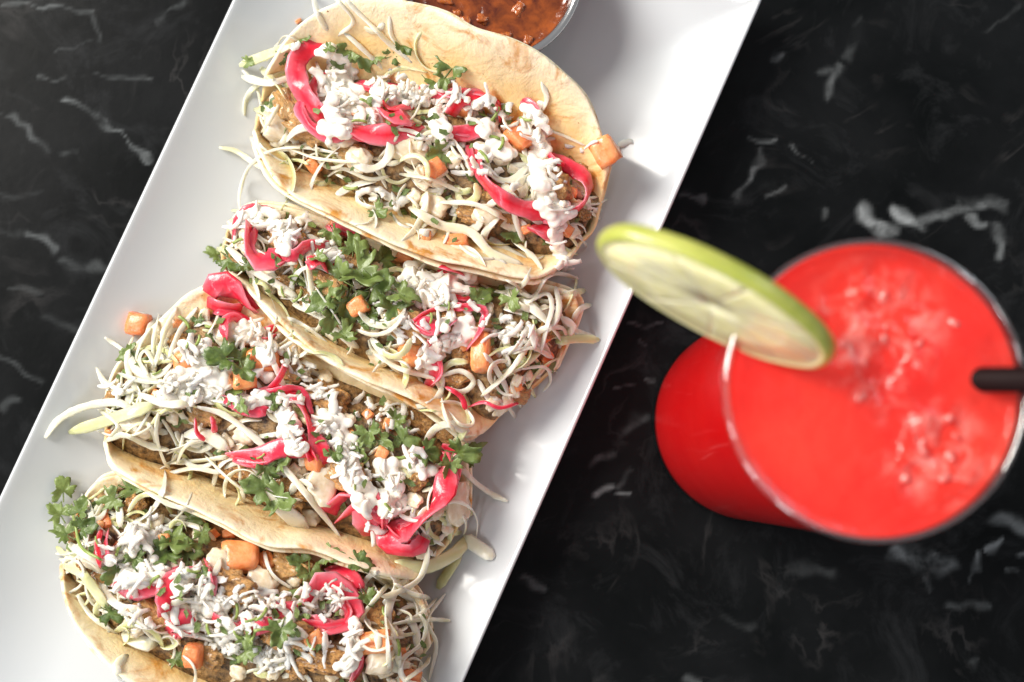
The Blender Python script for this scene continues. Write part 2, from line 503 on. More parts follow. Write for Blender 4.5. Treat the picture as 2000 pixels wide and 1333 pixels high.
def lump_mesh(name, mat, seed, sub=2, boxy=.5, amp=.18, fr=1.6):
    bm = bmesh.new(); bmesh.ops.create_icosphere(bm, subdivisions=sub, radius=1.0)
    for v in bm.verts:
        c = v.co.copy()
        m = max(abs(c.x), abs(c.y), abs(c.z))
        c = c.lerp(c / m * .82, boxy)
        c *= 1 + amp * noise.noise(v.co * fr + Vector((seed * 3.1, seed, 5)))
        c *= 1 + amp * .5 * noise.noise(v.co * fr * 3 + Vector((seed * 1.1, 9, seed)))
        v.co = c * SC
    me = bpy.data.meshes.new(name); bm.to_mesh(me); bm.free()
    me.materials.append(mat)
    me.polygons.foreach_set('use_smooth', [True] * len(me.polygons))
    return me
M_schunk = food('salsa chunk', (.30, .06, .010), (.52, .15, .03), 300, .14, .2, (1, .4, .2), .002, 700, .3, .0004, coat=.6)
CHUNK_S = [lump_mesh('tomato_chunk', M_schunk, k, 3, .6, .4, 1.8) for k in range(4)]
build_salsa()

# ------------------------------------------------------------------ glass with the red drink
def build_glass():
    best = None
    for k in range(400):
        h = 10 + k * .03
        d = (P(1466, 824, 0) - P(1711, 762, h)); d.z = 0
        if best is None or d.length < best[0]: best = (d.length, h)
    h = best[1]
    a, b = P(1466, 824, 0), P(1711, 762, h)
    c = Vector(((a.x + b.x) / 2, (a.y + b.y) / 2, 0))
    rb = 195 / (FPX / (CAM.z * 1.0)) ; rt = 298 / (FPX / (CAM.z - h))
    print('GLASS h', h, 'err', best[0], 'rb', rb, 'rt', rt)
    g = thing('drinking_glass', (c.x, c.y, 0), 'tall clear tumbler holding the red frozen drink', 'glass')
    th = .11
    def rad(z): return rb + (rt - rb) * (z / h) ** 1.1
    outer = [(0.01, .003), (rb - .25, .003), (rb - .08, .04), (rb, .2)] + [(rad(z), z) for z in np.linspace(.5, h - .12, 24)]
    lip = [(rad(h) + .03, h - .06), (rad(h) + .015, h + .02), (rad(h) - .07, h + .07), (rad(h) - .13, h + .04), (rad(h) - .15, h - .06), (rad(h) - th - .01, h - .2)]
    inner = [(rad(z) - th, z) for z in np.linspace(h - .22, .5, 24)] + [(rb - .3, .3), (.01, .28)]
    v, f = lathe(outer + lip[:1], c, 128)
    obj('glass_body', v, f, M_glass, g)
    v, f = lathe(lip, c, 128)
    obj('rim', v, f, glass_mat(.33), g)
    v, f = lathe([lip[-1]] + inner, c, 128)
    obj('glass_inside', v, f, M_glass, g)
    # drink
    zt = h - .58
    d = thing('frozen_drink', (c.x, c.y, .6), 'red orange frozen drink with pale icy slush filling the tumbler', 'drink')
    nr, na = 60, 160
    vv = []; fr = []
    ri = rad(zt) - th + .012
    for i in range(nr):
        q = i / (nr - 1); rr = ri * q
        for k in range(na):
            an = 2 * math.pi * k / na
            x, y = c.x + rr * math.cos(an), c.y + rr * math.sin(an)
            ux, uy = (x - c.x) / ri, (y - c.y) / ri
            # pale slush patches with painted glints: upper right middle, lower right
            pt = max(0, 1 - math.hypot((ux - .05) / .55, (uy - .42) / .55)) + max(0, 1 - math.hypot((ux - .42) / .45, (uy + .42) / .42)) + .35 * max(0, 1 - math.hypot((ux - .1) / .3, (uy - .05) / .3))
            fro = min(1, 2.0 * pt + .03)
            z = zt + (.05 + .16 * fro) * N3((x, y, 1), .9) + (.02 + .11 * fro) * N3((x, y, 5), 2.1) + (.008 + .035 * fro) * N3((x, y, 7), 6.0)
            if q > .93: z = z * (1 - (q - .93) / .07) + (zt + .12) * (q - .93) / .07
            vv.append(Vector((x, y, z))); fr.append(fro)
    n0 = len(vv)
    zs = np.linspace(zt, .30, 24)
    rings = [[Vector((c.x + (rad(z) - th + .012) * math.cos(2 * math.pi * k / na), c.y + (rad(z) - th + .012) * math.sin(2 * math.pi * k / na), z)) for k in range(na)] for z in zs]
    for rg in rings: vv += rg; fr += [0] * na
    vv += [Vector((c.x + .01 * math.cos(2 * math.pi * k / na), c.y + .01 * math.sin(2 * math.pi * k / na), .29)) for k in range(na)]; fr += [0] * na
    o = obj('slush', vv, grid_faces(nr + 25, na, True), M_drink, d)
    o.data.materials.append(M_drink_side)
    o.data.polygons.foreach_set('material_index', [0 if i < (nr - 1) * na else 1 for i in range(len(o.data.polygons))])
    at = o.data.attributes.new('frost_glint', 'FLOAT', 'POINT'); at.data.foreach_set('value', fr)
    M_ice = food('pink ice', (.86, .10, .08), (.88, .28, .25), 120, .06, .4, (1, .4, .4), .004, 300, .2, .0005, coat=.8)
    ice = [lump_mesh('ice_chip', M_ice, 200 + i, 2, .6, .4, 1.6) for i in range(5)]
    for _ in range(30):
        q = random.random()
        ux, uy, sp_ = (.05, .42, .2) if q < .6 else (.42, -.42, .15)
        x, y = c.x + ri * (ux + random.gauss(0, sp_)), c.y + ri * (uy + random.gauss(0, sp_))
        if math.hypot(x - c.x, y - c.y) > ri * .88: continue
        r = random.uniform(.06, .15)
        M = Matrix.Translation(Vector((x, y, zt - .05 + random.uniform(0, .06)))) @ Matrix.Rotation(random.uniform(0, 6), 4, (random.random(), .5, random.random())) @ Matrix.Diagonal((r * random.uniform(1, 2), r, r, 1))
        inst('ice_chip', random.choice(ice), M, d)
    # straw leaning on the right of the rim
    p0 = P(1800, 735, zt - 3.2); p1 = P(1938, 742, zt + .25)
    dr = (p1 - p0).normalized(); p2 = P(2135, 742, h + 2.6)
    st = thing('straw', tuple(p1), 'dark brown drinking straw standing in the red drink', 'straw')
    dr = (p2 - p1).normalized(); p0 = p1 - dr * 3
    M = dr.to_track_quat('Z', 'Y').to_matrix()
    vs = []
    rr = .36
    ln = (p2 - p0).length
    for rad_, seq in ((rr, (0, ln)), (rr * .86, (ln, 0))):
        for z in seq:
            for k in range(28):
                an = 2 * math.pi * k / 28
                vs.append(p0 + M @ Vector((rad_ * math.cos(an), rad_ * math.sin(an), z)))
    obj('straw_tube', vs, grid_faces(4, 28, True), simple('dark straw', (.010, .003, .003), .6), st)
    return c, h, rad
GC, GH, GRAD = build_glass()

def build_lime():
    # slice standing upright on the rim, cut face turned to the lower left
    zc_ = GH + .9
    c = P(1400, 590, zc_)
    e0, e1 = P(1172, 462, zc_), P(1622, 700, zc_)
    u = (e1 - e0); A = u.length / 2; u.normalize(); u.z = 0; u.normalize()
    c = (e0 + e1) / 2
    n = Vector((u.y, -u.x, 0)).normalized()          # facing lower left
    if n.y > 0: n = -n
    up = (Vector((0, 0, 1)) + (-n) * .30).normalized()
    nn = u.cross(up).normalized()
    if nn.dot(n) < 0: nn = -nn
    B = 1.95; T = .56
    t = thing('lime_slice', tuple(c - up * B), 'thick slice of lime wedged upright on the tumbler rim', 'lime')
    def pt(a, r, h): return c + u * (A * r * math.cos(a)) + up * (B * r * math.sin(a)) + nn * h
    na = 96
    def loft(rows):
        v = []
        for r, h in rows:
            for k in range(na):
                a = 2 * math.pi * k / na
                w = 1 + .02 * N3((math.cos(a) * 2, math.sin(a) * 2, 3), 1.0)
                v.append(pt(a, r * w, h))
        return v, grid_faces(len(rows), na, True)
    M_rind = food('lime rind', (.34, .38, .055), (.50, .51, .12), 90, .3, .25, (.6, 1, .2), .002, 420, .35, .0005, coat=.4)
    M_pith = food('lime pith', (.74, .68, .31), (.80, .76, .42), 80, .4, .3, (.9, 1, .4), .002, 300, .2, .0004)
    M_flesh = food('lime flesh', (.86, .80, .40), (.90, .85, .52), 110, .16, .5, (.9, 1, .35), .004, 260, .5, .0008, coat=.5)
    v, f = loft([(.95, T * .5), (.98, T * .47), (1.0, T * .3), (1.01, 0), (1.0, -T * .3), (.98, -T * .47), (.95, -T * .5)])
    obj('rind', v, f, M_rind, t)
    v, f = loft([(.955, T * .497), (.93, T * .5), (.915, T * .47), (.915, -T * .47), (.93, -T * .5), (.955, -T * .497)])
    obj('pith', v, f, M_pith, t)
    for k in range(9):
        a0, a1 = 2 * math.pi * (k + .008) / 9, 2 * math.pi * (k + .992) / 9
        m = 12; front, back = [], []
        vs = []
        for h, bul in ((T * .47, 1), (-T * .47, -1)):
            for r in (.05, .3, .6, .92):
                for j in range(m):
                    a = a0 + (a1 - a0) * j / (m - 1)
                    e = math.sin(math.pi * j / (m - 1)) * math.sin(math.pi * min(1, r))
                    vs.append(pt(a, r, h + bul * .012 * e))
        fs = grid_faces(4, m)
        fs = fs + [tuple(i + 4 * m for i in q) for q in fs]
        ring = list(range(m)) + [i * m + m - 1 for i in range(1, 4)] + [3 * m + j for j in range(m - 2, -1, -1)] + [m * 2, m]
        for p_, q_ in zip(ring, ring[1:] + ring[:1]): fs.append((p_, q_, q_ + 4 * m, p_ + 4 * m))
        o = obj('segment', vs, fs, M_flesh, t)
        bm = bmesh.new(); bm.from_mesh(o.data); bmesh.ops.recalc_face_normals(bm, faces=bm.faces); bm.to_mesh(o.data); bm.free()
    v, f = loft([(.93, T * .445), (.01, T * .445), (.01, -T * .445), (.93, -T * .445)])
    obj('membrane', v, f, M_pith, t)
build_lime()

# ------------------------------------------------------------------ tacos: shells
GROUP = 'tacos in a row on the white plate'
TACOS = [
 dict(label='topmost taco, next to the salsa cup, its tall back wall of tortilla bare',
  N=[(494, 262, 3.2), (508, 305, 4.0), (545, 355, 4.7), (610, 402, 5.0), (700, 445, 5.2), (790, 485, 5.2), (870, 513, 5.1), (950, 527, 4.9), (1045, 545, 4.2), (1110, 500, 3.2)],
  F=[(497, 232, 1.9), (540, 255, 1.4), (620, 280, 1.2), (720, 312, 1.1), (820, 345, 1.1), (920, 380, 1.1), (1010, 410, 1.15), (1090, 430, 1.3), (1140, 445, 1.7), (1160, 448, 2.3)],
  G=[(520, 150, 3.6), (570, 65, 4.6), (650, 8, 5.4), (750, -6, 5.9), (850, 18, 6.1), (930, 53, 6.1), (1005, 82, 5.9), (1085, 124, 5.4), (1155, 205, 4.5), (1196, 330, 3.3)],
  crown=1.15, nin=.20, gin=.70),
 dict(label='second taco from the top, with a bunch of chopped cilantro heaped in its middle',
  N=[(432, 512, 3.2), (470, 553, 3.7), (520, 602, 4.2), (572, 660, 4.5), (640, 708, 4.7), (720, 748, 4.8), (800, 777, 4.7), (860, 815, 4.4), (905, 855, 3.8), (935, 845, 2.7)],
  F=[(430, 490, 1.9), (470, 500, 1.4), (540, 535, 1.2), (620, 580, 1.1), (710, 622, 1.1), (800, 660, 1.1), (890, 695, 1.1), (970, 725, 1.2), (1020, 745, 1.5), (1040, 760, 1.9)],
  G=[(446, 440, 3.2), (478, 398, 3.4), (550, 400, 3.3), (640, 430, 3.2), (740, 465, 3.2), (850, 505, 3.2), (960, 535, 3.1), (1060, 548, 3.1), (1133, 595, 2.8), (1085, 725, 2.0)],
  crown=1.35, nin=.20, gin=.93),
 dict(label='third taco from the top, long cabbage shreds spilling off its left end',
  N=[(205, 868, 3.1), (216, 908, 3.7), (262, 945, 4.3), (340, 978, 4.6), (430, 1020, 4.7), (520, 1060, 4.7), (610, 1078, 4.6), (690, 1103, 4.3), (760, 1130, 3.7), (815, 1135, 2.6)],
  F=[(203, 835, 1.9), (250, 850, 1.4), (330, 870, 1.2), (420, 900, 1.1), (510, 935, 1.1), (600, 965, 1.1), (690, 1000, 1.1), (780, 1030, 1.2), (850, 1050, 1.5), (880, 1058, 1.9)],
  G=[(208, 775, 2.8), (240, 692, 3.3), (320, 618, 3.5), (410, 560, 3.5), (500, 580, 3.2), (600, 650, 3.1), (710, 710, 3.1), (820, 765, 3.0), (905, 860, 2.8), (912, 1000, 2.2)],
  crown=1.35, nin=.23, gin=.90),
 dict(label='bottom taco, heaped with grated white cheese and cut off by the lower picture edge',
  N=[(122, 1102, 3.1), (124, 1160, 3.8), (150, 1225, 4.4), (205, 1292, 4.8), (290, 1352, 4.9), (400, 1400, 4.9), (520, 1432, 4.8), (640, 1440, 4.5), (750, 1420, 3.9), (800, 1380, 3.0)],
  F=[(130, 1075, 1.9), (170, 1090, 1.4), (240, 1120, 1.2), (330, 1155, 1.1), (420, 1190, 1.1), (510, 1220, 1.1), (600, 1250, 1.1), (690, 1275, 1.2), (770, 1290, 1.5), (815, 1300, 1.9)],
  G=[(150, 1010, 2.9), (190, 935, 3.2), (270, 925, 3.2), (370, 960, 3.2), (470, 1005, 3.2), (570, 1045, 3.1), (660, 1070, 3.1), (740, 1100, 3.0), (820, 1170, 2.7), (842, 1260, 2.2)],
  crown=1.45, nin=.17, gin=.92),
]
NT_, NS_ = 64, 30
def section(n, f, g):
    """cross-section of the folded tortilla, rim to rim"""
    a = Vector((n.x * .42 + f.x * .58, n.y * .42 + f.y * .58, f.z + .30 * (n.z - f.z)))
    b = Vector((g.x * .42 + f.x * .58, g.y * .42 + f.y * .58, f.z + .30 * (g.z - f.z)))
    return catmull([n, a, f, b, g], NS_)
def shell(T, k, outer):
    conv = lambda L: [P(*q) for q in L]
    Nn, Ff, Gg = conv(T['N']), conv(T['F']), conv(T['G'])
    if outer:
        cN = []
        for n, f, g in zip(Nn, Ff, Gg):
            w = (n - g); w.z = 0; w.normalize()
            cN.append((n + w * (.16 + .12 * N3((n.x, n.y, k), .35)) + Vector((0, 0, -.34 - .16 * N3((n.x, n.y, 4 + k), .4))), f + Vector((0, 0, -.27)), g - w * .2 + Vector((0, 0, -.5))))
        Nn = [q[0] for q in cN]; Ff = [q[1] for q in cN]; Gg = [q[2] for q in cN]
    Nn, Ff, Gg = catmull(Nn, NT_), catmull(Ff, NT_), catmull(Gg, NT_)
    rows = []
    for i in range(NT_):
        sec = section(Nn[i], Ff[i], Gg[i])
        for j, p in enumerate(sec):
            e = abs(j / (NS_ - 1) - .5) * 2
            q = p * .42
            am = (.02 + .10 * e * e)
            p = p + Vector((N3((q.x, q.y, q.z + 7 * k + outer)), N3((q.x, q.y, q.z + 31 + 7 * k)), .8 * N3((q.x, q.y, q.z + 57 + 7 * k)))) * am * 1.6
            q = p * 1.5
            p = p + Vector((N3((q.x, q.y, q.z + 3 + k)), N3((q.x, q.y, q.z + 13 + k)), N3((q.x, q.y, q.z + 23 + k)))) * .05
            rows.append(p)
    return rows
TH = []
for k, T in enumerate(TACOS):
    c = P(*T['F'][4][:2], FLOOR)
    th = thing('taco', (c.x, c.y, FLOOR), T['label'], 'taco', GROUP)
    TH.append(th)
    for outer in (0, 1):
        v = shell(T, k, outer)
        f = grid_faces(NT_, NS_)
        o = obj('tortilla', v, f, M_tort, th)
        s = o.modifiers.new('thickness', 'SOLIDIFY'); s.thickness = .0019; s.offset = 0
        ss = o.modifiers.new('soft', 'SUBSURF'); ss.levels = 1; ss.render_levels = 1
        acc(v, f)
        at = o.data.attributes.new('rim', 'FLOAT', 'POINT')
        at.data.foreach_set('value', [abs(j / (NS_ - 1) - .5) * 2 for i in range(NT_) for j in range(NS_)])
        if outer == 0: T['grid'] = v
    # the bed of filling between the walls
    g = T['grid']; rows = []; ns = 26
    for i in range(2, NT_ - 1):
        t = i / (NT_ - 1)
        jn, jg = T['nin'] * (NS_ - 1), T['gin'] * (NS_ - 1)
        at = lambda x: g[i * NS_ + int(x)].lerp(g[i * NS_ + min(NS_ - 1, int(x) + 1)], x - int(x))
        a, b = at(jn), at(jg)
        end = min(1, min(t - .0, 1 - t) / .13)
        for j in range(ns):
            s = j / (ns - 1)
            p = a.lerp(b, s)
            up = T['crown'] * (math.sin(math.pi * s) ** .75) * (.25 + .75 * end)
            q = p * 1.0
            p = p + Vector((0, 0, up + math.sin(math.pi * s) * (.30 * N3((q.x, q.y, 2 * k)) + .16 * N3((q.x * 2.4, q.y * 2.4, 9 + k)))))
            rows.append(p)
    f = grid_faces(NT_ - 3, ns)
    o = obj('filling_bed', rows, f, M_bed, th)
    setp(o, kind='stuff')
    T['bed'] = (rows, ns)
    acc(rows, f)
rebuild()

# ------------------------------------------------------------------ pieces of filling
PX = 1 / 49.0
def frame(n, yaw, tilt=0.0, roll=0.0):
    n = n.normalized()
    x = Vector((math.cos(yaw), math.sin(yaw), 0)); x = (x - n * x.dot(n)).normalized()
    y = n.cross(x)
    M = Matrix((x, y, n)).transposed()
    return (M @ Matrix.Rotation(tilt, 3, 'Y') @ Matrix.Rotation(roll, 3, 'X'))
def drop(name, me, k, px, py, size, yaw=None, tilt=.0, lift=.0, roll=0.0, upmix=.5):
    h, n, t = cast(px, py)
    n = n.lerp(Vector((0, 0, 1)), upmix).normalized()
    yaw = random.uniform(0, 6.28) if yaw is None else yaw
    M3 = frame(n, yaw, tilt, roll)
    sc = Vector(size) if not isinstance(size, (int, float)) else Vector((size,) * 3)
    M = Matrix.Translation(h + n * lift) @ M3.to_4x4() @ Matrix.Diagonal((*sc, 1))
    o = inst(name, me, M, TH[k] if isinstance(k, int) else k)
    acc_inst(me, M)
    return o

def cheese_mesh(seed):
    rnd = random.Random(seed)
    ln = rnd.uniform(.30, .85); w = rnd.uniform(.16, .38); t = rnd.uniform(.045, .08)
    if seed % 3 == 0: ln, w = rnd.uniform(.7, 1.2), rnd.uniform(.12, .2)
    n = 8; bend = rnd.uniform(-.6, .6); v = []; zb = rnd.uniform(-.25, .45)
    for i in range(n):
        s = i / (n - 1)
        x = (s - .5) * ln; taper = .45 + .55 * math.sin(math.pi * (.10 + .80 * s)) ** .7
        y = bend * ln * (s - .5) ** 2; z = zb * ln * (s - .5) ** 2 + rnd.uniform(-.012, .012)
        wl, wr = w * .5 * taper * rnd.uniform(.55, 1.25), w * .5 * taper * rnd.uniform(.7, 1.15)
        jx = rnd.uniform(-.02, .02)
        v += [(x, y - wl, z - t * .3), (x, y + wr, z - t * .3), (x + jx, y + wr * .92, z + t * .35), (x, y, z + t * .6), (x - jx, y - wl * .92, z + t * .35)]
    f = grid_faces(n, 5, True) + [(4, 3, 2, 1, 0), tuple((n - 1) * 5 + q for q in range(5))]
    return make_mesh('cheese_shred', v, f, M_cheese, True)
CHEESE = [cheese_mesh(100 + i) for i in range(26)]
def crumb_mesh(seed):
    return lump_mesh('cheese_crumb', M_cheese, seed, 2, .5, .5, 1.5)
CRUMB = [crumb_mesh(i) for i in range(5)]

def leaf_mesh(seed, mat=None, style=0):
    rnd = random.Random(seed)
    na = 56; v = [(0, 0, 0)]
    rings = (.35, .7, 1.0)
    curl = rnd.uniform(-.7, .9); fold = rnd.uniform(.2, .9); tw = rnd.uniform(-.7, .7)
    teeth = [rnd.uniform(.75, 1.1) for _ in range(14)]
    for q in rings:
        for i in range(na):
            a = -2.45 + 4.9 * i / (na - 1)
            lobe = .42 + .58 * abs(math.cos(1.5 * a)) ** .7
            tooth = 1 + .11 * (abs(((a * 1.75 + seed * .3) % 1) - .5) * 4 - 1)
            r = lobe * (tooth * teeth[i * 14 // na] if q > .9 else 1) * (1.0 if abs(a) < 1.6 else .75)
            x, y = q * r * math.cos(a), q * r * math.sin(a) * .95
            z = fold * abs(y) * .6 + curl * (x - .2) ** 2 * .5 + tw * x * y * .6 + .10 * math.sin(x * 7 + seed) * math.cos(y * 6)
            v.append((x, y, z))
    f = []
    for i in range(na - 1):
        f.append((0, 1 + i, 2 + i))
        for q in range(2):
            b = 1 + q * na + i
            f.append((b, b + na, b + na + 1, b + 1))
    n = len(v); th = .035
    v2 = v + [(x, y, z - th) for x, y, z in v]
    f2 = f + [tuple(reversed([i + n for i in q])) for q in f]
    edge = [0, 1, 1 + na] + [1 + 2 * na + i for i in range(na)] + [1 + na + na - 1, na]
    for a, b in zip(edge, edge[1:] + edge[:1]): f2.append((a, a + n, b + n, b))
    # stalk
    m0 = len(v2)
    for i in range(4):
        s = i / 3
        for kx, kz in ((0, .04), (.04, -.02), (-.04, -.02)):
            v2.append((.25 - s * .85, kx + .08 * s * s, kz - .02))
    f2 += [tuple(m0 + q for q in fc) for fc in grid_faces(4, 3, True)]
    return make_mesh('cilantro_leaf', v2, f2, mat or M_leaf)
LEAVES = [leaf_mesh(i) for i in range(9)]
def bit_mesh(seed):
    rnd = random.Random(seed); n = rnd.choice((4, 5, 5, 6)); v = []
    ang = sorted(rnd.uniform(0, 6.28) for _ in range(n))
    ang = [2 * math.pi * i / n + rnd.uniform(-.4, .4) for i in range(n)]
    b = rnd.uniform(-.3, .5)
    pts = [(math.cos(a) * rnd.uniform(.75, 1.25), math.sin(a) * rnd.uniform(.35, .7)) for a in ang]
    v = [(0, 0, .04)] + [(x, y, b * x * x * .5 + rnd.uniform(-.05, .12)) for x, y in pts]
    m = len(v); v += [(x, y, z - .08) for x, y, z in v]
    f = [(0, 1 + i, 1 + (i + 1) % n) for i in range(n)]
    f += [tuple(reversed([q + m for q in t])) for t in f[:n]]
    f += [(1 + i, 1 + i + m, 1 + (i + 1) % n + m, 1 + (i + 1) % n) for i in range(n)]
    return make_mesh('cilantro_piece', v, f, M_leaf, False)
BITS = [bit_mesh(i) for i in range(10)]
def stem_mesh(seed):
    rnd = random.Random(seed); v = []; n = 5; b = rnd.uniform(-.3, .3)
    for i in range(n):
        x = i / (n - 1) - .5
        for k in range(6):
            a = k * math.pi / 3
            v.append((x * 2, .2 * math.cos(a) + b * x * x * 4, .2 * math.sin(a)))
    f = grid_faces(n, 6, True) + [(5, 4, 3, 2, 1, 0), tuple((n - 1) * 6 + q for q in range(6))]
    return make_mesh('cilantro_stem', v, f, M_stem)
STEMS = [stem_mesh(i) for i in range(4)]
DICE_T = [lump_mesh('tomato_cube', M_tomato, 40 + i, 3, .88, .16, 1.2) for i in range(7)]
DICE_O = [lump_mesh('onion_cube', M_onion, 60 + i, 3, .62, .34, 1.4) for i in range(6)]
CHICK = [lump_mesh('chicken_piece', M_chick, 80 + i, 4, .35, .40, 2.3) for i in range(7)]

def strip(name, k, pts, w, t, mat, lift=.04, taper=.5, wave=0.0, edge=0.0, arch=0.0, seed=None, smooth_it=14, wvar=.25):
    """ribbon of food draped over what lies below; pts are photo points, w / t in photo px"""
    rnd = random.Random(seed if seed is not None else random.random())
    L = sum(math.dist(a[:2], b[:2]) for a, b in zip(pts, pts[1:]))
    n = int(max(7, min(44, L / max(5, w * .38))))
    pp = catmull([(a[0], a[1], 0) for a in pts], n)
    hits = []; dirs = []
    ds = []
    for p in pp:
        h, nn, d = cast(p.x, p.y); ds.append(d); dirs.append(ray(p.x, p.y))
    d0 = ds[:]
    for _ in range(smooth_it):
        d1 = ds[:]
        for i in range(n):
            a = ds[max(0, i - 1)]; b = ds[min(n - 1, i + 1)]
            d1[i] = min(d0[i], (a + b) / 2) if 0 < i < n - 1 else d0[i]
        ds = d1
    if 'cabbage' in name: w *= .74
    wc, tc = w / 49.0, t / 49.0
    C = []
    for i in range(n):
        s = i / (n - 1)
        C.append(CAM + dirs[i] * (ds[i] - lift - tc * .5 - arch * math.sin(math.pi * s)))
    ph = rnd.uniform(0, 6)
    v = []; m = 8
    for i in range(n):
        s = i / (n - 1)
        tg = (C[min(n - 1, i + 1)] - C[max(0, i - 1)]).normalized()
        upv = Vector((0, 0, 1)); side = tg.cross(upv)
        if side.length < 1e-4: side = Vector((1, 0, 0))
        side.normalize(); upv = side.cross(tg).normalized()
        roll = edge + wave * math.sin(ph + s * L / 28.0)
        sd = side * math.cos(roll) + upv * math.sin(roll); uu = upv * math.cos(roll) - side * math.sin(roll)
        e = min(1, min(s, 1 - s) / .16)
        ww = wc * (1 - taper + taper * math.sqrt(e)) * (1 + wvar * N3((i * .55, ph, 3)))
        for q in range(m):
            a = 2 * math.pi * q / m
            ca, sa = math.cos(a), math.sin(a)
            ca = math.copysign(abs(ca) ** .75, ca); sa = math.copysign(abs(sa) ** .75, sa)
            v.append(C[i] + sd * (ca * ww * .5) + uu * (sa * tc * .5 * (.6 + .4 * e)))
    f = grid_faces(n, m, True) + [tuple(range(m - 1, -1, -1)), tuple((n - 1) * m + q for q in range(m))]
    o = obj(name, v, f, mat, TH[k] if isinstance(k, int) else k)
    at = o.data.attributes.new('rind', 'FLOAT', 'POINT')
    at.data.foreach_set('value', [abs(math.cos(2 * math.pi * q / m)) ** 2 for i in range(n) for q in range(m)])
    acc(v, f)
    return o
def capsule(a, b, hw):
    s = random.random(); x = a[0] + (b[0] - a[0]) * s; y = a[1] + (b[1] - a[1]) * s
    r = hw * math.sqrt(random.random()); an = random.uniform(0, 6.28)
    return x + r * math.cos(an), y + r * math.sin(an)
def yawpx(deg): return -R(deg)

# ---- small mixed clutter all over the beds, so that no bare filling shows
def proj(p):
    d = CR.transposed() @ (Vector(p) - CAM)
    return IW / 2 + FPX * d.x / -d.z, IH / 2 - FPX * d.y / -d.z
def clutter(k):
    rows, ns = TACOS[k]['bed']; nr = len(rows) // ns
    for q in range(235):
        i, j = random.randrange(1, nr - 1), random.randrange(4, ns - 1)
        x, y = proj(rows[i * ns + j])
        if not (-60 < x < 2060 and -60 < y < 1400): continue
        z = random.random()
        if z < .46:
            ang = random.uniform(-.6, 1.4); ln = random.uniform(35, 90); cv = random.uniform(-.9, .9); pts = []
            for m in range(4):
                u = m / 3 - .5; aa = ang + cv * u * 1.6
                pts.append((x + ln * u * math.cos(aa), y + ln * u * math.sin(aa)))
            strip('cabbage_shred', k, pts, random.uniform(8, 22), random.uniform(2.8, 4.2), M_cabbage if random.random() < .6 else M_cabgreen, lift=.02, wave=.6, edge=random.uniform(-.6, .6), smooth_it=6)
        elif z < .64: drop('onion_cube', random.choice(DICE_O), k, x, y, (random.uniform(11, 24) * PX, random.uniform(9, 17) * PX, random.uniform(5, 9) * PX), tilt=random.uniform(-.4, .4), lift=.05)
        elif z < .70: drop('tomato_cube', random.choice(DICE_T), k, x, y, (random.uniform(9, 18) * PX, random.uniform(9, 15) * PX, random.uniform(6, 10) * PX), tilt=random.uniform(-.4, .4), lift=.05)
        elif z < .74: drop('chicken_piece', random.choice(CHICK), k, x, y, (random.uniform(14, 30) * PX, random.uniform(12, 20) * PX, random.uniform(8, 14) * PX), lift=.03)
        else: drop('cilantro_piece', random.choice(BITS), k, x, y, random.uniform(8, 18) * PX, lift=.05, tilt=random.uniform(-.5, .5))
for k in range(4): clutter(k)
rebuild()

# ---- chicken (photo x, y, half length px, half width px, angle)
CHK = [
 [(560, 205, 48, 34, 70), (600, 250, 70, 40, 35), (690, 300, 50, 30, 30), (980, 380, 50, 32, 20), (1080, 360, 60, 45, 60), (1120, 330, 45, 35, 40), (930, 420, 60, 30, 20)],
 [(880, 735, 50, 35, 20), (690, 520, 55, 38, 30), (800, 640, 55, 40, 20), (560, 470, 50, 35, 20), (960, 700, 40, 30, 70), (640, 560, 50, 34, 30)],
 [(400, 812, 45, 30, 10), (480, 920, 70, 45, 15), (560, 960, 70, 45, 25), (820, 825, 50, 36, 40), (865, 850, 40, 28, 30), (560, 720, 60, 40, 25), (640, 780, 60, 40, 30), (680, 930, 60, 45, 30), (740, 990, 50, 40, 30)],
 [(262, 990, 36, 28, -50), (300, 1200, 60, 40, 20), (560, 1240, 70, 42, 15), (735, 1190, 50, 38, 60), (570, 1110, 60, 36, 15), (700, 1260, 45, 35, 50), (400, 1280, 50, 30, 20), (450, 1150, 70, 45, 20), (640, 1290, 70, 36, 10)],
]
for k, L in enumerate(CHK):
    for x, y, a, b, an in L:
        drop('chicken_piece', random.choice(CHICK), k, x, y, (a * PX * .74, b * PX * .74, min(a, b) * PX * .5), yawpx(an), lift=.0, upmix=.6)
rebuild()

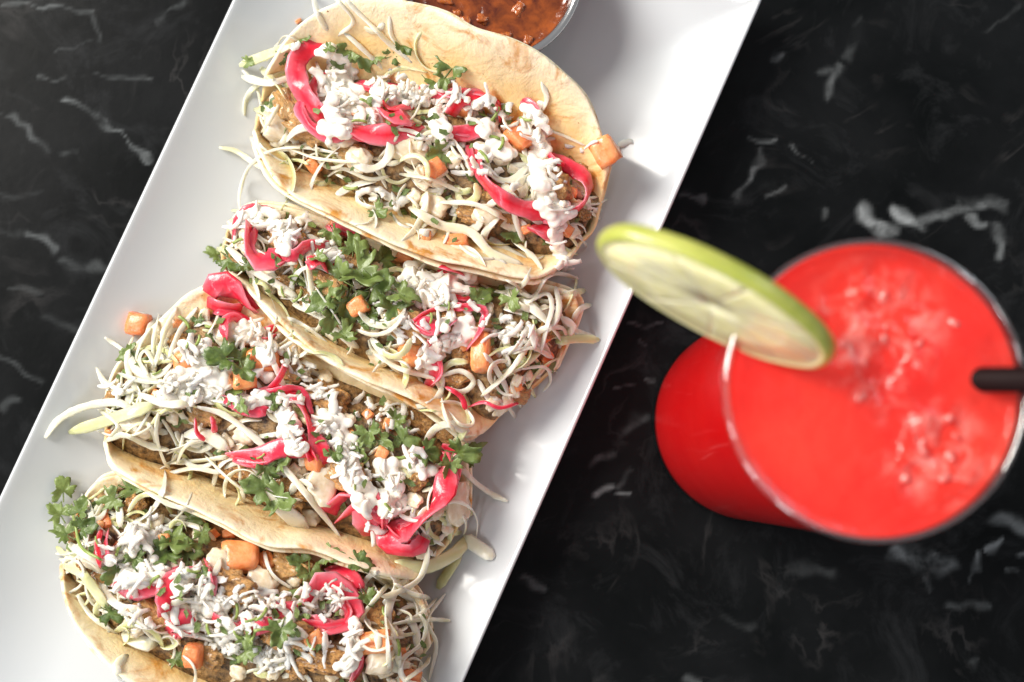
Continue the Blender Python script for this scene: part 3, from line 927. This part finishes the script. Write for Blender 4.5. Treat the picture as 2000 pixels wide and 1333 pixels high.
# ---- diced tomato and onion
TOM = [
 [(1183, 296, 34, 30), (614, 323, 20, 15), (1012, 272, 32, 28), (890, 478, 30, 16), (830, 466, 16, 14), (905, 212, 30, 24), (850, 330, 24, 20), (775, 235, 26, 20)],
 [(808, 694, 32, 28), (942, 690, 22, 45), (660, 440, 22, 16), (700, 600, 22, 20), (790, 505, 20, 16), (575, 510, 20, 16)],
 [(515, 705, 38, 30), (362, 704, 24, 22), (478, 742, 28, 24), (350, 640, 18, 16), (620, 900, 24, 20)],
 [(470, 1092, 42, 36), (738, 1256, 34, 26), (800, 1322, 26, 18), (380, 1280, 26, 20), (520, 1100, 22, 18), (250, 1150, 20, 16), (615, 1250, 22, 18)],
]
ONI = [
 [(545, 252, 32, 30), (672, 268, 34, 30), (700, 312, 28, 24), (800, 292, 50, 28), (850, 400, 34, 22), (950, 420, 30, 22), (1050, 400, 24, 24), (940, 250, 22, 18)],
 [(640, 600, 28, 22), (520, 560, 26, 20), (860, 560, 28, 22), (1010, 600, 26, 20), (740, 700, 24, 18)],
 [(270, 828, 40, 26), (630, 945, 34, 40), (890, 985, 30, 44), (400, 690, 28, 22), (330, 640, 26, 22), (600, 1010, 26, 20), (480, 850, 26, 18), (440, 650, 28, 24)],
 [(512, 1135, 34, 24), (350, 1190, 40, 22), (745, 1285, 30, 34), (265, 1220, 26, 22), (300, 1020, 24, 20), (430, 1100, 30, 28), (600, 1170, 26, 20), (190, 1090, 30, 26)],
]
for k in range(4):
    for x, y, a, b in TOM[k]:
        drop('tomato_cube', random.choice(DICE_T), k, x, y, (a * PX, b * PX, (a + b) * .45 * PX), random.uniform(0, 6.28) if abs(a - b) < 8 else yawpx(random.uniform(-15, 15)), tilt=random.uniform(-.3, .3), lift=.08)
    for x, y, a, b in ONI[k]:
        drop('onion_cube', random.choice(DICE_O), k, x, y, (a * PX, b * PX, (a + b) * .28 * PX), yawpx(random.uniform(0, 40)), tilt=random.uniform(-.3, .3), lift=.04)
rebuild()

# ---- cabbage: random tangle in each taco, then the strands one can follow in the photo
TANGLE = [
 [((520, 280), (700, 385), 28, 14), ((700, 385), (900, 470), 26, 18), ((900, 470), (1060, 520), 22, 10), ((600, 230), (900, 330), 60, 12), ((500, 200), (600, 120), 30, 8), ((640, 60), (820, 110), 35, 6), ((900, 330), (1100, 450), 50, 12)],
 [((960, 580), (1110, 600), 30, 14), ((940, 760), (1110, 640), 40, 16), ((480, 530), (700, 680), 26, 16), ((700, 640), (900, 760), 45, 18), ((480, 480), (620, 540), 30, 8), ((860, 790), (910, 830), 18, 7)],
 [((330, 620), (250, 760), 40, 16), ((230, 770), (420, 780), 40, 16), ((280, 850), (500, 950), 30, 18), ((420, 870), (640, 1000), 40, 12), ((820, 880), (900, 1010), 30, 8), ((420, 620), (640, 740), 45, 10), ((240, 830), (330, 800), 30, 8)],
 [((150, 1080), (200, 960), 30, 12), ((150, 1130), (260, 1230), 28, 14), ((250, 1230), (420, 1300), 28, 10), ((740, 1130), (820, 1230), 36, 16), ((700, 1250), (820, 1310), 30, 10), ((240, 970), (420, 1020), 26, 10), ((250, 1100), (600, 1250), 60, 10)],
]
for k in range(4):
    for a, b, hw, cnt in TANGLE[k]:
        for _ in range(int(cnt * .72)):
            x, y = capsule(a, b, hw)
            ang = random.gauss(math.atan2(b[1] - a[1], b[0] - a[0]), .9)
            ln = random.uniform(40, 120); cv = random.uniform(-.9, .9)
            pts = []
            for i in range(5):
                s = i / 4 - .5
                aa = ang + cv * s * 1.6
                pts.append((x + ln * s * math.cos(aa) - cv * 18 * s * s * math.sin(ang), y + ln * s * math.sin(aa) + cv * 30 * s * s * math.cos(ang)))
            strip('cabbage_shred', k, pts, random.uniform(7, 17) if random.random() < .72 else random.uniform(17, 26), random.uniform(2.6, 4.2), M_cabbage if random.random() < .75 else M_cabgreen,
                  lift=random.uniform(0, .08), wave=random.uniform(.2, 1.1), edge=random.uniform(-.7, .7), arch=random.choice((0, 0, .12, .25)), smooth_it=8)
rebuild()
CAB = [  # photo points, width px
 [([(668, -8), (720, 45), (760, 85), (805, 122)], 15), ([(612, -6), (622, 30), (640, 60)], 18), ([(650, -8), (690, 40), (660, 70)], 12), ([(428, 288), (462, 296), (500, 322), (520, 330)], 16),
  ([(470, 425), (468, 380), (488, 325), (530, 295), (590, 288), (660, 300)], 11), ([(468, 128), (520, 108), (580, 82)], 30), ([(472, 150), (530, 162), (600, 138)], 24), ([(740, 385), (705, 372), (700, 395), (740, 408), (790, 402)], 13),
  ([(800, 405), (860, 440), (920, 455), (960, 495), (1020, 520)], 28), ([(1058, 160), (1068, 195), (1050, 225), (1030, 235)], 15), ([(752, 252), (800, 256), (835, 275), (842, 300)], 11), ([(830, 235), (880, 270), (910, 310), (922, 345)], 11),
  ([(508, 262), (528, 235), (545, 205)], 11), ([(640, 345), (670, 330), (720, 350), (760, 345)], 12), ([(560, 288), (620, 310), (700, 318)], 9), ([(780, 340), (840, 350), (900, 375)], 12), ([(860, 395), (930, 400), (990, 430)], 14), ([(600, 90), (560, 70), (540, 90), (520, 120)], 11), ([(1000, 470), (1040, 500), (1060, 530)], 14), ([(1060, 250), (1100, 265), (1145, 285)], 8), ([(760, 30), (765, 70), (790, 100)], 13)],
 [([(470, 478), (500, 490), (540, 512), (580, 515)], 13), ([(440, 478), (490, 525), (540, 555), (580, 580)], 22), ([(603, 480), (604, 530), (612, 580), (622, 605)], 17), ([(615, 560), (650, 610), (690, 672)], 6),
  ([(1000, 560), (1040, 580), (1065, 545), (1090, 535), (1130, 545)], 13), ([(1030, 592), (1068, 574), (1078, 600), (1068, 640), (1055, 690)], 14), ([(940, 775), (1000, 720), (1050, 650), (1095, 640), (1110, 665)], 16), ([(1085, 668), (1130, 662), (1170, 664)], 26),
  ([(860, 735), (900, 725), (925, 745), (905, 765), (870, 758)], 15), ([(1085, 560), (1092, 600), (1078, 640)], 18), ([(1020, 720), (1065, 718), (1075, 745), (1060, 765)], 9), ([(860, 785), (900, 790), (925, 825), (900, 830), (872, 800)], 10), ([(620, 615), (660, 650), (700, 680)], 20), ([(560, 620), (600, 640), (640, 672)], 12), ([(985, 545), (1010, 560), (1020, 580)], 8), ([(1095, 620), (1120, 640), (1100, 660)], 20), ([(1000, 690), (1040, 680), (1080, 700)], 14), ([(730, 690), (780, 720), (850, 740)], 14)],
 [([(88, 856), (115, 820), (165, 795), (225, 786), (260, 800)], 22), ([(135, 845), (190, 828), (250, 808), (300, 790)], 34), ([(188, 718), (205, 745), (240, 765), (265, 762)], 13), ([(290, 735), (272, 705), (285, 685), (305, 720)], 13), ([(345, 600), (325, 640), (310, 690), (300, 720)], 13), ([(385, 600), (350, 650), (330, 700)], 15),
  ([(385, 795), (440, 812), (500, 858), (555, 915), (610, 980), (665, 1050)], 18), ([(310, 805), (305, 850), (320, 900), (335, 920)], 12), ([(360, 850), (400, 848), (445, 878)], 34), ([(345, 905), (365, 870), (410, 858)], 12), ([(490, 925), (520, 960), (570, 1010), (600, 1035)], 46), ([(878, 888), (920, 935), (960, 965), (992, 980)], 16),
  ([(205, 862), (240, 850), (290, 870), (330, 880)], 18), ([(330, 925), (380, 915), (430, 925)], 14), ([(400, 890), (440, 930), (490, 970)], 8), ([(270, 770), (330, 790), (400, 780)], 22), ([(905, 1050), (935, 1070), (965, 1090)], 40), ([(770, 1100), (830, 1108), (890, 1080), (910, 1050)], 40), ([(230, 730), (280, 745), (340, 745)], 14), ([(190, 800), (230, 830), (210, 860)], 12)],
 [([(836, 1062), (832, 1100), (815, 1135), (770, 1160), (745, 1165)], 17), ([(770, 1140), (800, 1158), (842, 1170)], 15), ([(760, 1140), (725, 1180), (700, 1215)], 13), ([(122, 1105), (160, 1120), (190, 1160), (215, 1195)], 26), ([(240, 1235), (270, 1252), (305, 1262)], 40), ([(900, 1085), (880, 1110), (855, 1150)], 30), ([(780, 1290), (820, 1260), (832, 1225), (820, 1200)], 12),
  ([(838, 1330), (852, 1260), (835, 1210), (870, 1160)], 12), ([(235, 1330), (228, 1300), (250, 1280)], 22), ([(515, 1075), (525, 1110), (540, 1130), (570, 1150)], 11), ([(130, 1060), (160, 1080), (210, 1110)], 20), ([(205, 960), (230, 985), (235, 1030)], 24), ([(640, 1128), (680, 1145), (720, 1150)], 12), ([(775, 1190), (800, 1200), (805, 1215)], 8), ([(150, 1160), (180, 1205), (230, 1240)], 13), ([(790, 1330), (830, 1300), (840, 1280)], 12), ([(285, 960), (330, 985), (380, 1000)], 14)],
]
for k in range(4):
    for i, (pts, w) in enumerate(CAB[k]):
        strip('cabbage_shred', k, pts, w, max(3.2, min(5.5, w * .27)), M_cabgreen if (w > 24 and i % 2) else M_cabbage, lift=.05, wave=.6 if w < 20 else .35, arch=.1, seed=i + 50 * k, taper=.6)
rebuild()

# ---- pickled onion rings
PIC = [
 [([(648, 92), (605, 92), (578, 125), (588, 175), (612, 210), (640, 240)], 34), ([(655, 150), (625, 152), (610, 175), (622, 205), (650, 235), (665, 262)], 14), ([(590, 190), (585, 215), (610, 250), (650, 268), (690, 262)], 20), ([(670, 245), (720, 262), (770, 262), (820, 245)], 34), ([(735, 205), (760, 225), (800, 230)], 40), ([(880, 225), (900, 195), (940, 190), (975, 205), (985, 235)], 30),
  ([(860, 255), (900, 262), (950, 250)], 26), ([(922, 285), (932, 330), (960, 370), (1005, 402), (1060, 418), (1075, 440)], 28), ([(1050, 262), (1075, 305), (1110, 325), (1145, 352), (1142, 395), (1105, 420), (1060, 425)], 26), ([(1020, 195), (1045, 215), (1060, 250)], 18), ([(700, 160), (740, 175), (780, 165)], 22), ([(820, 170), (870, 185), (905, 175)], 20), ([(1040, 440), (1070, 455), (1090, 470)], 22)],
 [([(455, 470), (462, 430), (490, 408), (525, 412), (545, 430)], 15), ([(490, 440), (485, 480), (510, 510), (550, 500)], 38), ([(540, 495), (575, 500), (600, 480), (640, 480)], 20), ([(600, 520), (625, 510), (640, 530)], 24), ([(808, 628), (845, 606), (900, 600), (945, 606), (938, 645), (912, 682)], 13), ([(815, 630), (850, 640), (890, 625)], 26), ([(838, 655), (848, 690), (850, 730), (835, 755)], 20), ([(850, 575), (895, 580), (930, 570)], 26), ([(915, 795), (945, 786), (975, 797), (1012, 788)], 6), ([(640, 440), (680, 455), (700, 470)], 16), ([(860, 520), (890, 530), (930, 540)], 20), ([(870, 755), (900, 775), (910, 800)], 8)],
 [([(408, 575), (425, 552), (455, 565), (485, 600), (500, 612)], 38), ([(405, 590), (430, 600), (470, 608)], 34), ([(440, 665), (438, 630), (460, 618), (480, 640)], 14), ([(560, 705), (548, 735), (525, 765)], 15), ([(455, 800), (510, 775), (570, 768), (598, 810), (618, 860), (638, 905)], 27), ([(560, 810), (585, 850), (610, 900)], 20), ([(382, 818), (384, 845), (400, 860)], 9), ([(415, 815), (420, 845)], 10), ([(445, 890), (500, 895), (550, 875), (600, 890)], 30), ([(640, 1000), (680, 965), (710, 1000), (725, 1045)], 46), ([(720, 960), (740, 1000), (745, 1030)], 24), ([(750, 1045), (800, 1030), (850, 990), (872, 945), (868, 905), (845, 888)], 38), ([(745, 1035), (770, 1070), (810, 1075), (828, 1050)], 30), ([(485, 640), (510, 650), (540, 640)], 16), ([(800, 900), (830, 880), (850, 895)], 22), ([(440, 780), (480, 800), (520, 805)], 22)],
 [([(212, 1040), (203, 1070), (205, 1110)], 22), ([(222, 1130), (260, 1150), (300, 1145), (345, 1115)], 30), ([(325, 1195), (330, 1150), (365, 1125), (400, 1120)], 36), ([(395, 1105), (408, 1135), (405, 1170)], 24), ([(335, 1240), (345, 1210), (365, 1230)], 38), ([(600, 1180), (630, 1140), (665, 1150), (690, 1190), (680, 1215)], 36), ([(640, 1110), (680, 1120), (700, 1160)], 26), ([(600, 1215), (650, 1225), (690, 1215)], 30), ([(690, 1260), (700, 1300), (690, 1330)], 28), ([(470, 1210), (500, 1225), (530, 1215)], 26), ([(520, 1180), (545, 1195), (580, 1190)], 24), ([(250, 1040), (270, 1060), (265, 1085)], 20), ([(415, 1205), (440, 1220), (470, 1235)], 20)],
]
for k in range(4):
    for i, (pts, w) in enumerate(PIC[k]):
        strip('pickled_onion', k, pts, w * 1.32, max(4.5, w * .2), M_pickle, lift=.07, wave=.75, arch=.16, seed=i + 90 * k, taper=.3, edge=random.uniform(-.9, .9), wvar=.35)
        if w >= 16:
            ox, oy = random.uniform(-.55, .55) * w, random.uniform(-.55, .55) * w
            strip('pickled_onion', k, [(x + ox + random.gauss(0, 4), y + oy + random.gauss(0, 4)) for x, y in pts[:random.choice((3, 4, 6))]], w * .5, max(4, w * .16), M_pickle, lift=.05, wave=.8, arch=.22, taper=.3, edge=random.uniform(-1, 1), wvar=.3)
rebuild()

# ---- crema drizzle: blobs run together
def crema(k, paths):
    bm = bmesh.new()
    for pts, w in paths:
        L = sum(math.dist(a, b) for a, b in zip(pts, pts[1:]))
        n = max(8, int(L / 1.2))
        for i, p in enumerate(catmull([(a[0], a[1], 0) for a in pts], n)):
            x, y = p.x + random.gauss(0, w * .26), p.y + random.gauss(0, w * .26)
            h, nn, d = cast(x, y)
            r = (5.0 + w * .20) * PX * random.uniform(.6, 1.25)
            M = Matrix.Translation(h + Vector((0, 0, r * .15))) @ Matrix.Diagonal((r, r, r * .6, 1))
            bmesh.ops.create_icosphere(bm, subdivisions=2, radius=1.0, matrix=M)
    me = bpy.data.meshes.new('crema')
    b = baseof(TH[k])
    for v in bm.verts: v.co = (v.co - b) * SC
    bm.to_mesh(me); bm.free()
    me.materials.append(M_crema)
    o = bpy.data.objects.new('crema', me); COL.objects.link(o); o.parent = TH[k]
    rm = o.modifiers.new('merge', 'REMESH'); rm.mode = 'VOXEL'; rm.voxel_size = .0005; rm.use_smooth_shade = True
    sm = o.modifiers.new('soften', 'SMOOTH'); sm.factor = .5; sm.iterations = 9
    bpy.context.view_layer.update()
    ev = o.evaluated_get(bpy.context.evaluated_depsgraph_get())
    nm = bpy.data.meshes.new_from_object(ev)
    bpy.data.objects.remove(o)
    n = len(nm.vertices); par = list(range(n))
    def find(i):
        while par[i] != i: par[i] = par[par[i]]; i = par[i]
        return i
    for e in nm.edges:
        p, q = find(e.vertices[0]), find(e.vertices[1])
        if p != q: par[p] = q
    groups = {}
    for p in nm.polygons: groups.setdefault(find(p.vertices[0]), []).append(tuple(p.vertices))
    for g in groups.values():
        ids = sorted({i for fc in g for i in fc}); mp = {i: j for j, i in enumerate(ids)}
        if len(ids) < 260: continue
        vv = [nm.vertices[i].co / SC + b for i in ids]; ff = [tuple(mp[i] for i in fc) for fc in g]
        obj('crema', vv, ff, M_crema, TH[k]); acc(vv, ff)
CRE = [
 [([(655, 100), (660, 140), (650, 190), (665, 230), (650, 262)], 44), ([(690, 160), (690, 200), (720, 230)], 34), ([(740, 180), (800, 190), (840, 180)], 28), ([(730, 200), (738, 240)], 22), ([(850, 215), (862, 250), (850, 270)], 26), ([(930, 205), (965, 195)], 20), ([(960, 225), (955, 260), (990, 300), (940, 290)], 24), ([(1035, 215), (1055, 262), (1050, 310)], 34), ([(1045, 330), (1060, 380), (1085, 420), (1110, 430)], 34), ([(1085, 440), (1090, 480), (1105, 515)], 22), ([(690, 380), (740, 370), (780, 405)], 10)],
 [([(470, 425), (510, 412), (540, 425)], 16), ([(530, 440), (560, 470), (545, 490)], 24), ([(560, 440), (600, 430)], 16), ([(640, 500), (660, 510)], 26), ([(800, 530), (840, 560), (880, 560), (910, 550)], 40), ([(820, 590), (870, 585)], 24), ([(900, 625), (915, 650), (880, 670), (850, 685), (835, 715)], 26), ([(860, 640), (880, 620)], 18)],
 [([(330, 745), (380, 735), (430, 730)], 36), ([(350, 770), (410, 765), (450, 755)], 30), ([(380, 690), (410, 680)], 24), ([(480, 640), (500, 665), (530, 690)], 34), ([(450, 775), (490, 785), (530, 775)], 16), ([(550, 810), (565, 850), (580, 880)], 30), ([(620, 830), (660, 830), (670, 880), (690, 930), (720, 990)], 30), ([(750, 910), (770, 950), (760, 1000)], 34), ([(790, 900), (830, 920), (850, 905)], 22), ([(500, 730), (530, 740)], 18)],
 [([(270, 1030), (250, 1070), (220, 1110)], 34), ([(235, 1130), (275, 1125), (310, 1115)], 34), ([(290, 1040), (295, 1080)], 24), ([(360, 1120), (350, 1150)], 26), ([(380, 1160), (400, 1190), (440, 1180)], 30), ([(690, 1220), (690, 1270), (680, 1310)], 26), ([(430, 1210), (470, 1250)], 24)],
]
for k in range(4): crema(k, CRE[k])
rebuild()

# ---- grated cheese
CHS = [
 [((630, 120), (690, 230), 36, 34), ((740, 175), (900, 195), 32, 58), ((730, 200), (740, 250), 16, 10), ((900, 200), (1060, 250), 36, 40), ((1050, 260), (1095, 420), 20, 22), ((880, 300), (1010, 365), 36, 18), ((1085, 440), (1102, 520), 12, 9), ((700, 380), (780, 400), 20, 8), ((760, 140), (800, 160), 20, 8), ((760, 260), (860, 300), 30, 8), ((560, 75), (600, 100), 20, 4), ((1080, 265), (1150, 290), 16, 5)],
 [((470, 430), (600, 470), 26, 34), ((560, 460), (660, 500), 28, 18), ((800, 540), (900, 600), 34, 42), ((720, 600), (860, 670), 36, 26), ((820, 700), (900, 650), 24, 14), ((960, 640), (1020, 640), 34, 24), ((980, 690), (1020, 660), 20, 8), ((640, 520), (700, 500), 30, 6)],
 [((360, 680), (450, 700), 26, 22), ((480, 645), (550, 690), 32, 30), ((550, 690), (630, 760), 26, 22), ((310, 745), (440, 765), 32, 40), ((450, 770), (600, 790), 20, 18), ((640, 820), (700, 940), 32, 34), ((690, 790), (800, 830), 30, 30), ((740, 920), (790, 1010), 28, 22), ((550, 810), (585, 880), 16, 14), ((800, 880), (860, 900), 20, 8), ((600, 740), (660, 790), 26, 22), ((220, 760), (300, 760), 24, 8), ((700, 1000), (740, 1040), 20, 6)],
 [((210, 1100), (300, 1030), 34, 36), ((240, 1140), (320, 1120), 24, 18), ((350, 1120), (400, 1180), 28, 22), ((380, 1150), (500, 1180), 36, 44), ((390, 1230), (520, 1240), 40, 44), ((480, 1190), (640, 1180), 40, 50), ((630, 1190), (700, 1140), 34, 20), ((690, 1230), (690, 1320), 22, 22), ((240, 1200), (300, 1200), 24, 12), ((330, 1200), (380, 1250), 24, 12), ((500, 1290), (560, 1290), 24, 16), ((420, 1262), (640, 1275), 30, 36)],
]
for k in range(4):
    for lay in range(2):
        for a, b, hw, cnt in CHS[k]:
            for _ in range(int(cnt * .46)):
                x, y = capsule(a, b, hw * .85)
                if random.random() < .72:
                    s = random.uniform(.75, 1.3)
                    drop('cheese_shred', random.choice(CHEESE), k, x, y, s, None, tilt=random.gauss(0, .28), lift=.05, roll=random.gauss(0, .35), upmix=.55)
                else:
                    s = random.uniform(.06, .17)
                    drop('cheese_crumb', random.choice(CRUMB), k, x, y, s, lift=.02)
        rebuild()

# ---- cilantro: leaves (photo x, y, radius px, direction deg) then chopped bits
LEAF = [
 [(706, 108, 36, 60), (685, 98, 26, 180), (735, 110, 22, 0), (884, 132, 40, -60), (850, 158, 26, 200), (870, 150, 24, 100), (862, 300, 34, 160), (485, 122, 18, 0), (552, 112, 22, 0), (660, 128, 22, 120), (1000, 455, 28, 40), (785, 92, 22, 60), (770, 108, 28, -30), (640, 96, 16, 20), (735, 415, 24, 40), (590, 75, 16, 0)],
 [(448, 506, 34, 30), (425, 500, 24, 200), (480, 518, 20, 20), (660, 545, 50, 200), (700, 530, 52, 40), (680, 585, 46, 100), (730, 560, 44, -30), (770, 600, 40, 80), (640, 580, 38, 150), (745, 510, 34, -60), (690, 490, 30, 270), (780, 575, 34, 20), (650, 620, 34, 120), (620, 505, 22, 30), (652, 455, 24, 60), (932, 588, 34, -30), (1000, 582, 26, 60), (720, 620, 30, 60), (670, 655, 28, 40), (580, 545, 20, 30)],
 [(440, 700, 38, 180), (470, 705, 40, -20), (475, 722, 30, 60), (785, 862, 40, 20), (830, 880, 34, 30), (895, 885, 40, 0), (915, 890, 34, -30), (880, 905, 30, 100), (515, 955, 38, 200), (545, 975, 36, 20), (695, 878, 26, 50), (655, 885, 20, 70), (388, 625, 18, 80), (460, 765, 24, 120), (535, 785, 24, -20), (520, 910, 26, 60), (545, 905, 24, -30), (720, 845, 30, 90), (745, 860, 26, 40), (470, 790, 20, 60), (770, 820, 22, 0)],
 [(335, 1050, 46, 30), (325, 1080, 38, 140), (360, 1075, 34, 0), (228, 1112, 34, 120), (605, 1120, 36, 80), (590, 1100, 26, 200), (550, 1228, 32, 100), (395, 1122, 18, 40), (250, 955, 40, 10), (225, 975, 30, 150), (640, 1085, 28, 10), (700, 1100, 30, 20), (480, 1245, 22, 60), (215, 1195, 26, 20), (370, 1015, 28, 10), (395, 1040, 24, 60), (265, 1090, 24, 60), (480, 1270, 30, 0), (345, 1285, 22, 30), (715, 1165, 24, 60)],
]
BITN = [[(640, 200, 1000, 260, 60, 26), (540, 300, 900, 450, 40, 22), (940, 240, 1010, 220, 40, 8)], [(500, 500, 760, 660, 70, 44), (780, 600, 980, 640, 60, 16)],
        [(380, 660, 620, 800, 60, 20), (600, 850, 820, 960, 60, 22), (280, 720, 520, 900, 40, 10)], [(220, 1080, 420, 1180, 60, 22), (400, 1180, 680, 1240, 60, 28), (740, 1150, 820, 1280, 30, 8)]]
for k in range(4):
    for x, y, r, an in LEAF[k]:
        drop('cilantro_leaf', random.choice(LEAVES), k, x, y, r * 1.15 * PX, yawpx(an), tilt=random.uniform(-.4, .2), lift=.08, roll=random.uniform(-.5, .5), upmix=.7)
    for x0, y0, x1, y1, hw, cnt in BITN[k]:
        for _ in range(cnt):
            x, y = capsule((x0, y0), (x1, y1), hw)
            if random.random() < .75: drop('cilantro_piece', random.choice(BITS), k, x, y, random.uniform(5, 13) * PX, lift=.05, tilt=random.uniform(-.5, .5), upmix=.5)
            else: drop('cilantro_stem', random.choice(STEMS), k, x, y, random.uniform(9, 17) * PX, lift=.05, tilt=random.uniform(-.4, .4), upmix=.5)
rebuild()

# ---- loose bits on the plate
def solo(name, me, px, py, size, yaw, label, cat, lift=.0, z=None):
    h, n, t = cast(px, py)
    M = Matrix.Translation(h + n * lift) @ frame(Vector((0, 0, 1)).lerp(n, .4), yaw).to_4x4() @ Matrix.Diagonal((*size, 1))
    o = inst(name, me, M); setp(o, label, cat); acc_inst(me, M)
    return o
solo('cilantro_leaf', LEAVES[3], 258, 690, (.62, .55, .6), yawpx(160), 'dark cilantro leaf lying on the plate below the loose orange tomato cube', 'herb leaf', .1)
solo('tomato_cube', DICE_T[2], 281, 630, (.56, .54, .5), yawpx(10), 'orange tomato cube lying loose on the plate left of the third taco', 'tomato cube', .35)
sp = thing('cilantro_sprig', tuple(P(160, 1060, 1.6)), 'leafy green cilantro sprig poking out over the plate left of the bottom taco', 'herb sprig')
for x, y, r, an in ((128, 960, 36, 260), (122, 1005, 34, 230), (160, 1000, 34, -60), (165, 1030, 36, -20), (135, 1045, 30, 200)):
    drop('leaf', random.choice(LEAVES), sp, x, y, r * PX, yawpx(an), tilt=random.uniform(-.4, .1), lift=.35, roll=random.uniform(-.4, .4), upmix=.9)
strip('stem', sp, [(140, 985), (148, 1030), (160, 1070), (200, 1095)], 6, 6, M_stem, lift=.3)
solo('cheese_shred', CHEESE[4], 1222, 280, (.8, 1, 1), yawpx(-15), 'small white cheese shred lying on the plate right of the topmost taco', 'cheese shred', .05)
solo('radish_chip', DICE_T[4], 583, 42, (.16, .10, .08), yawpx(-30), 'tiny red pepper crumb on the plate above the topmost taco', 'pepper crumb', .03)
solo('cilantro_piece', BITS[1], 828, 1205, (.16, .16, .3), yawpx(60), 'small dark green herb bit on the plate beside the bottom taco, the upper of two', 'herb bit', .03)
solo('cilantro_piece', BITS[4], 843, 1228, (.16, .17, .3), yawpx(80), 'small dark green herb bit on the plate beside the bottom taco, the lower of two', 'herb bit', .03)
print('TRIS', sum(len(o.data.polygons) for o in scene.objects if o.type == 'MESH'), 'OBJ', len(scene.objects))
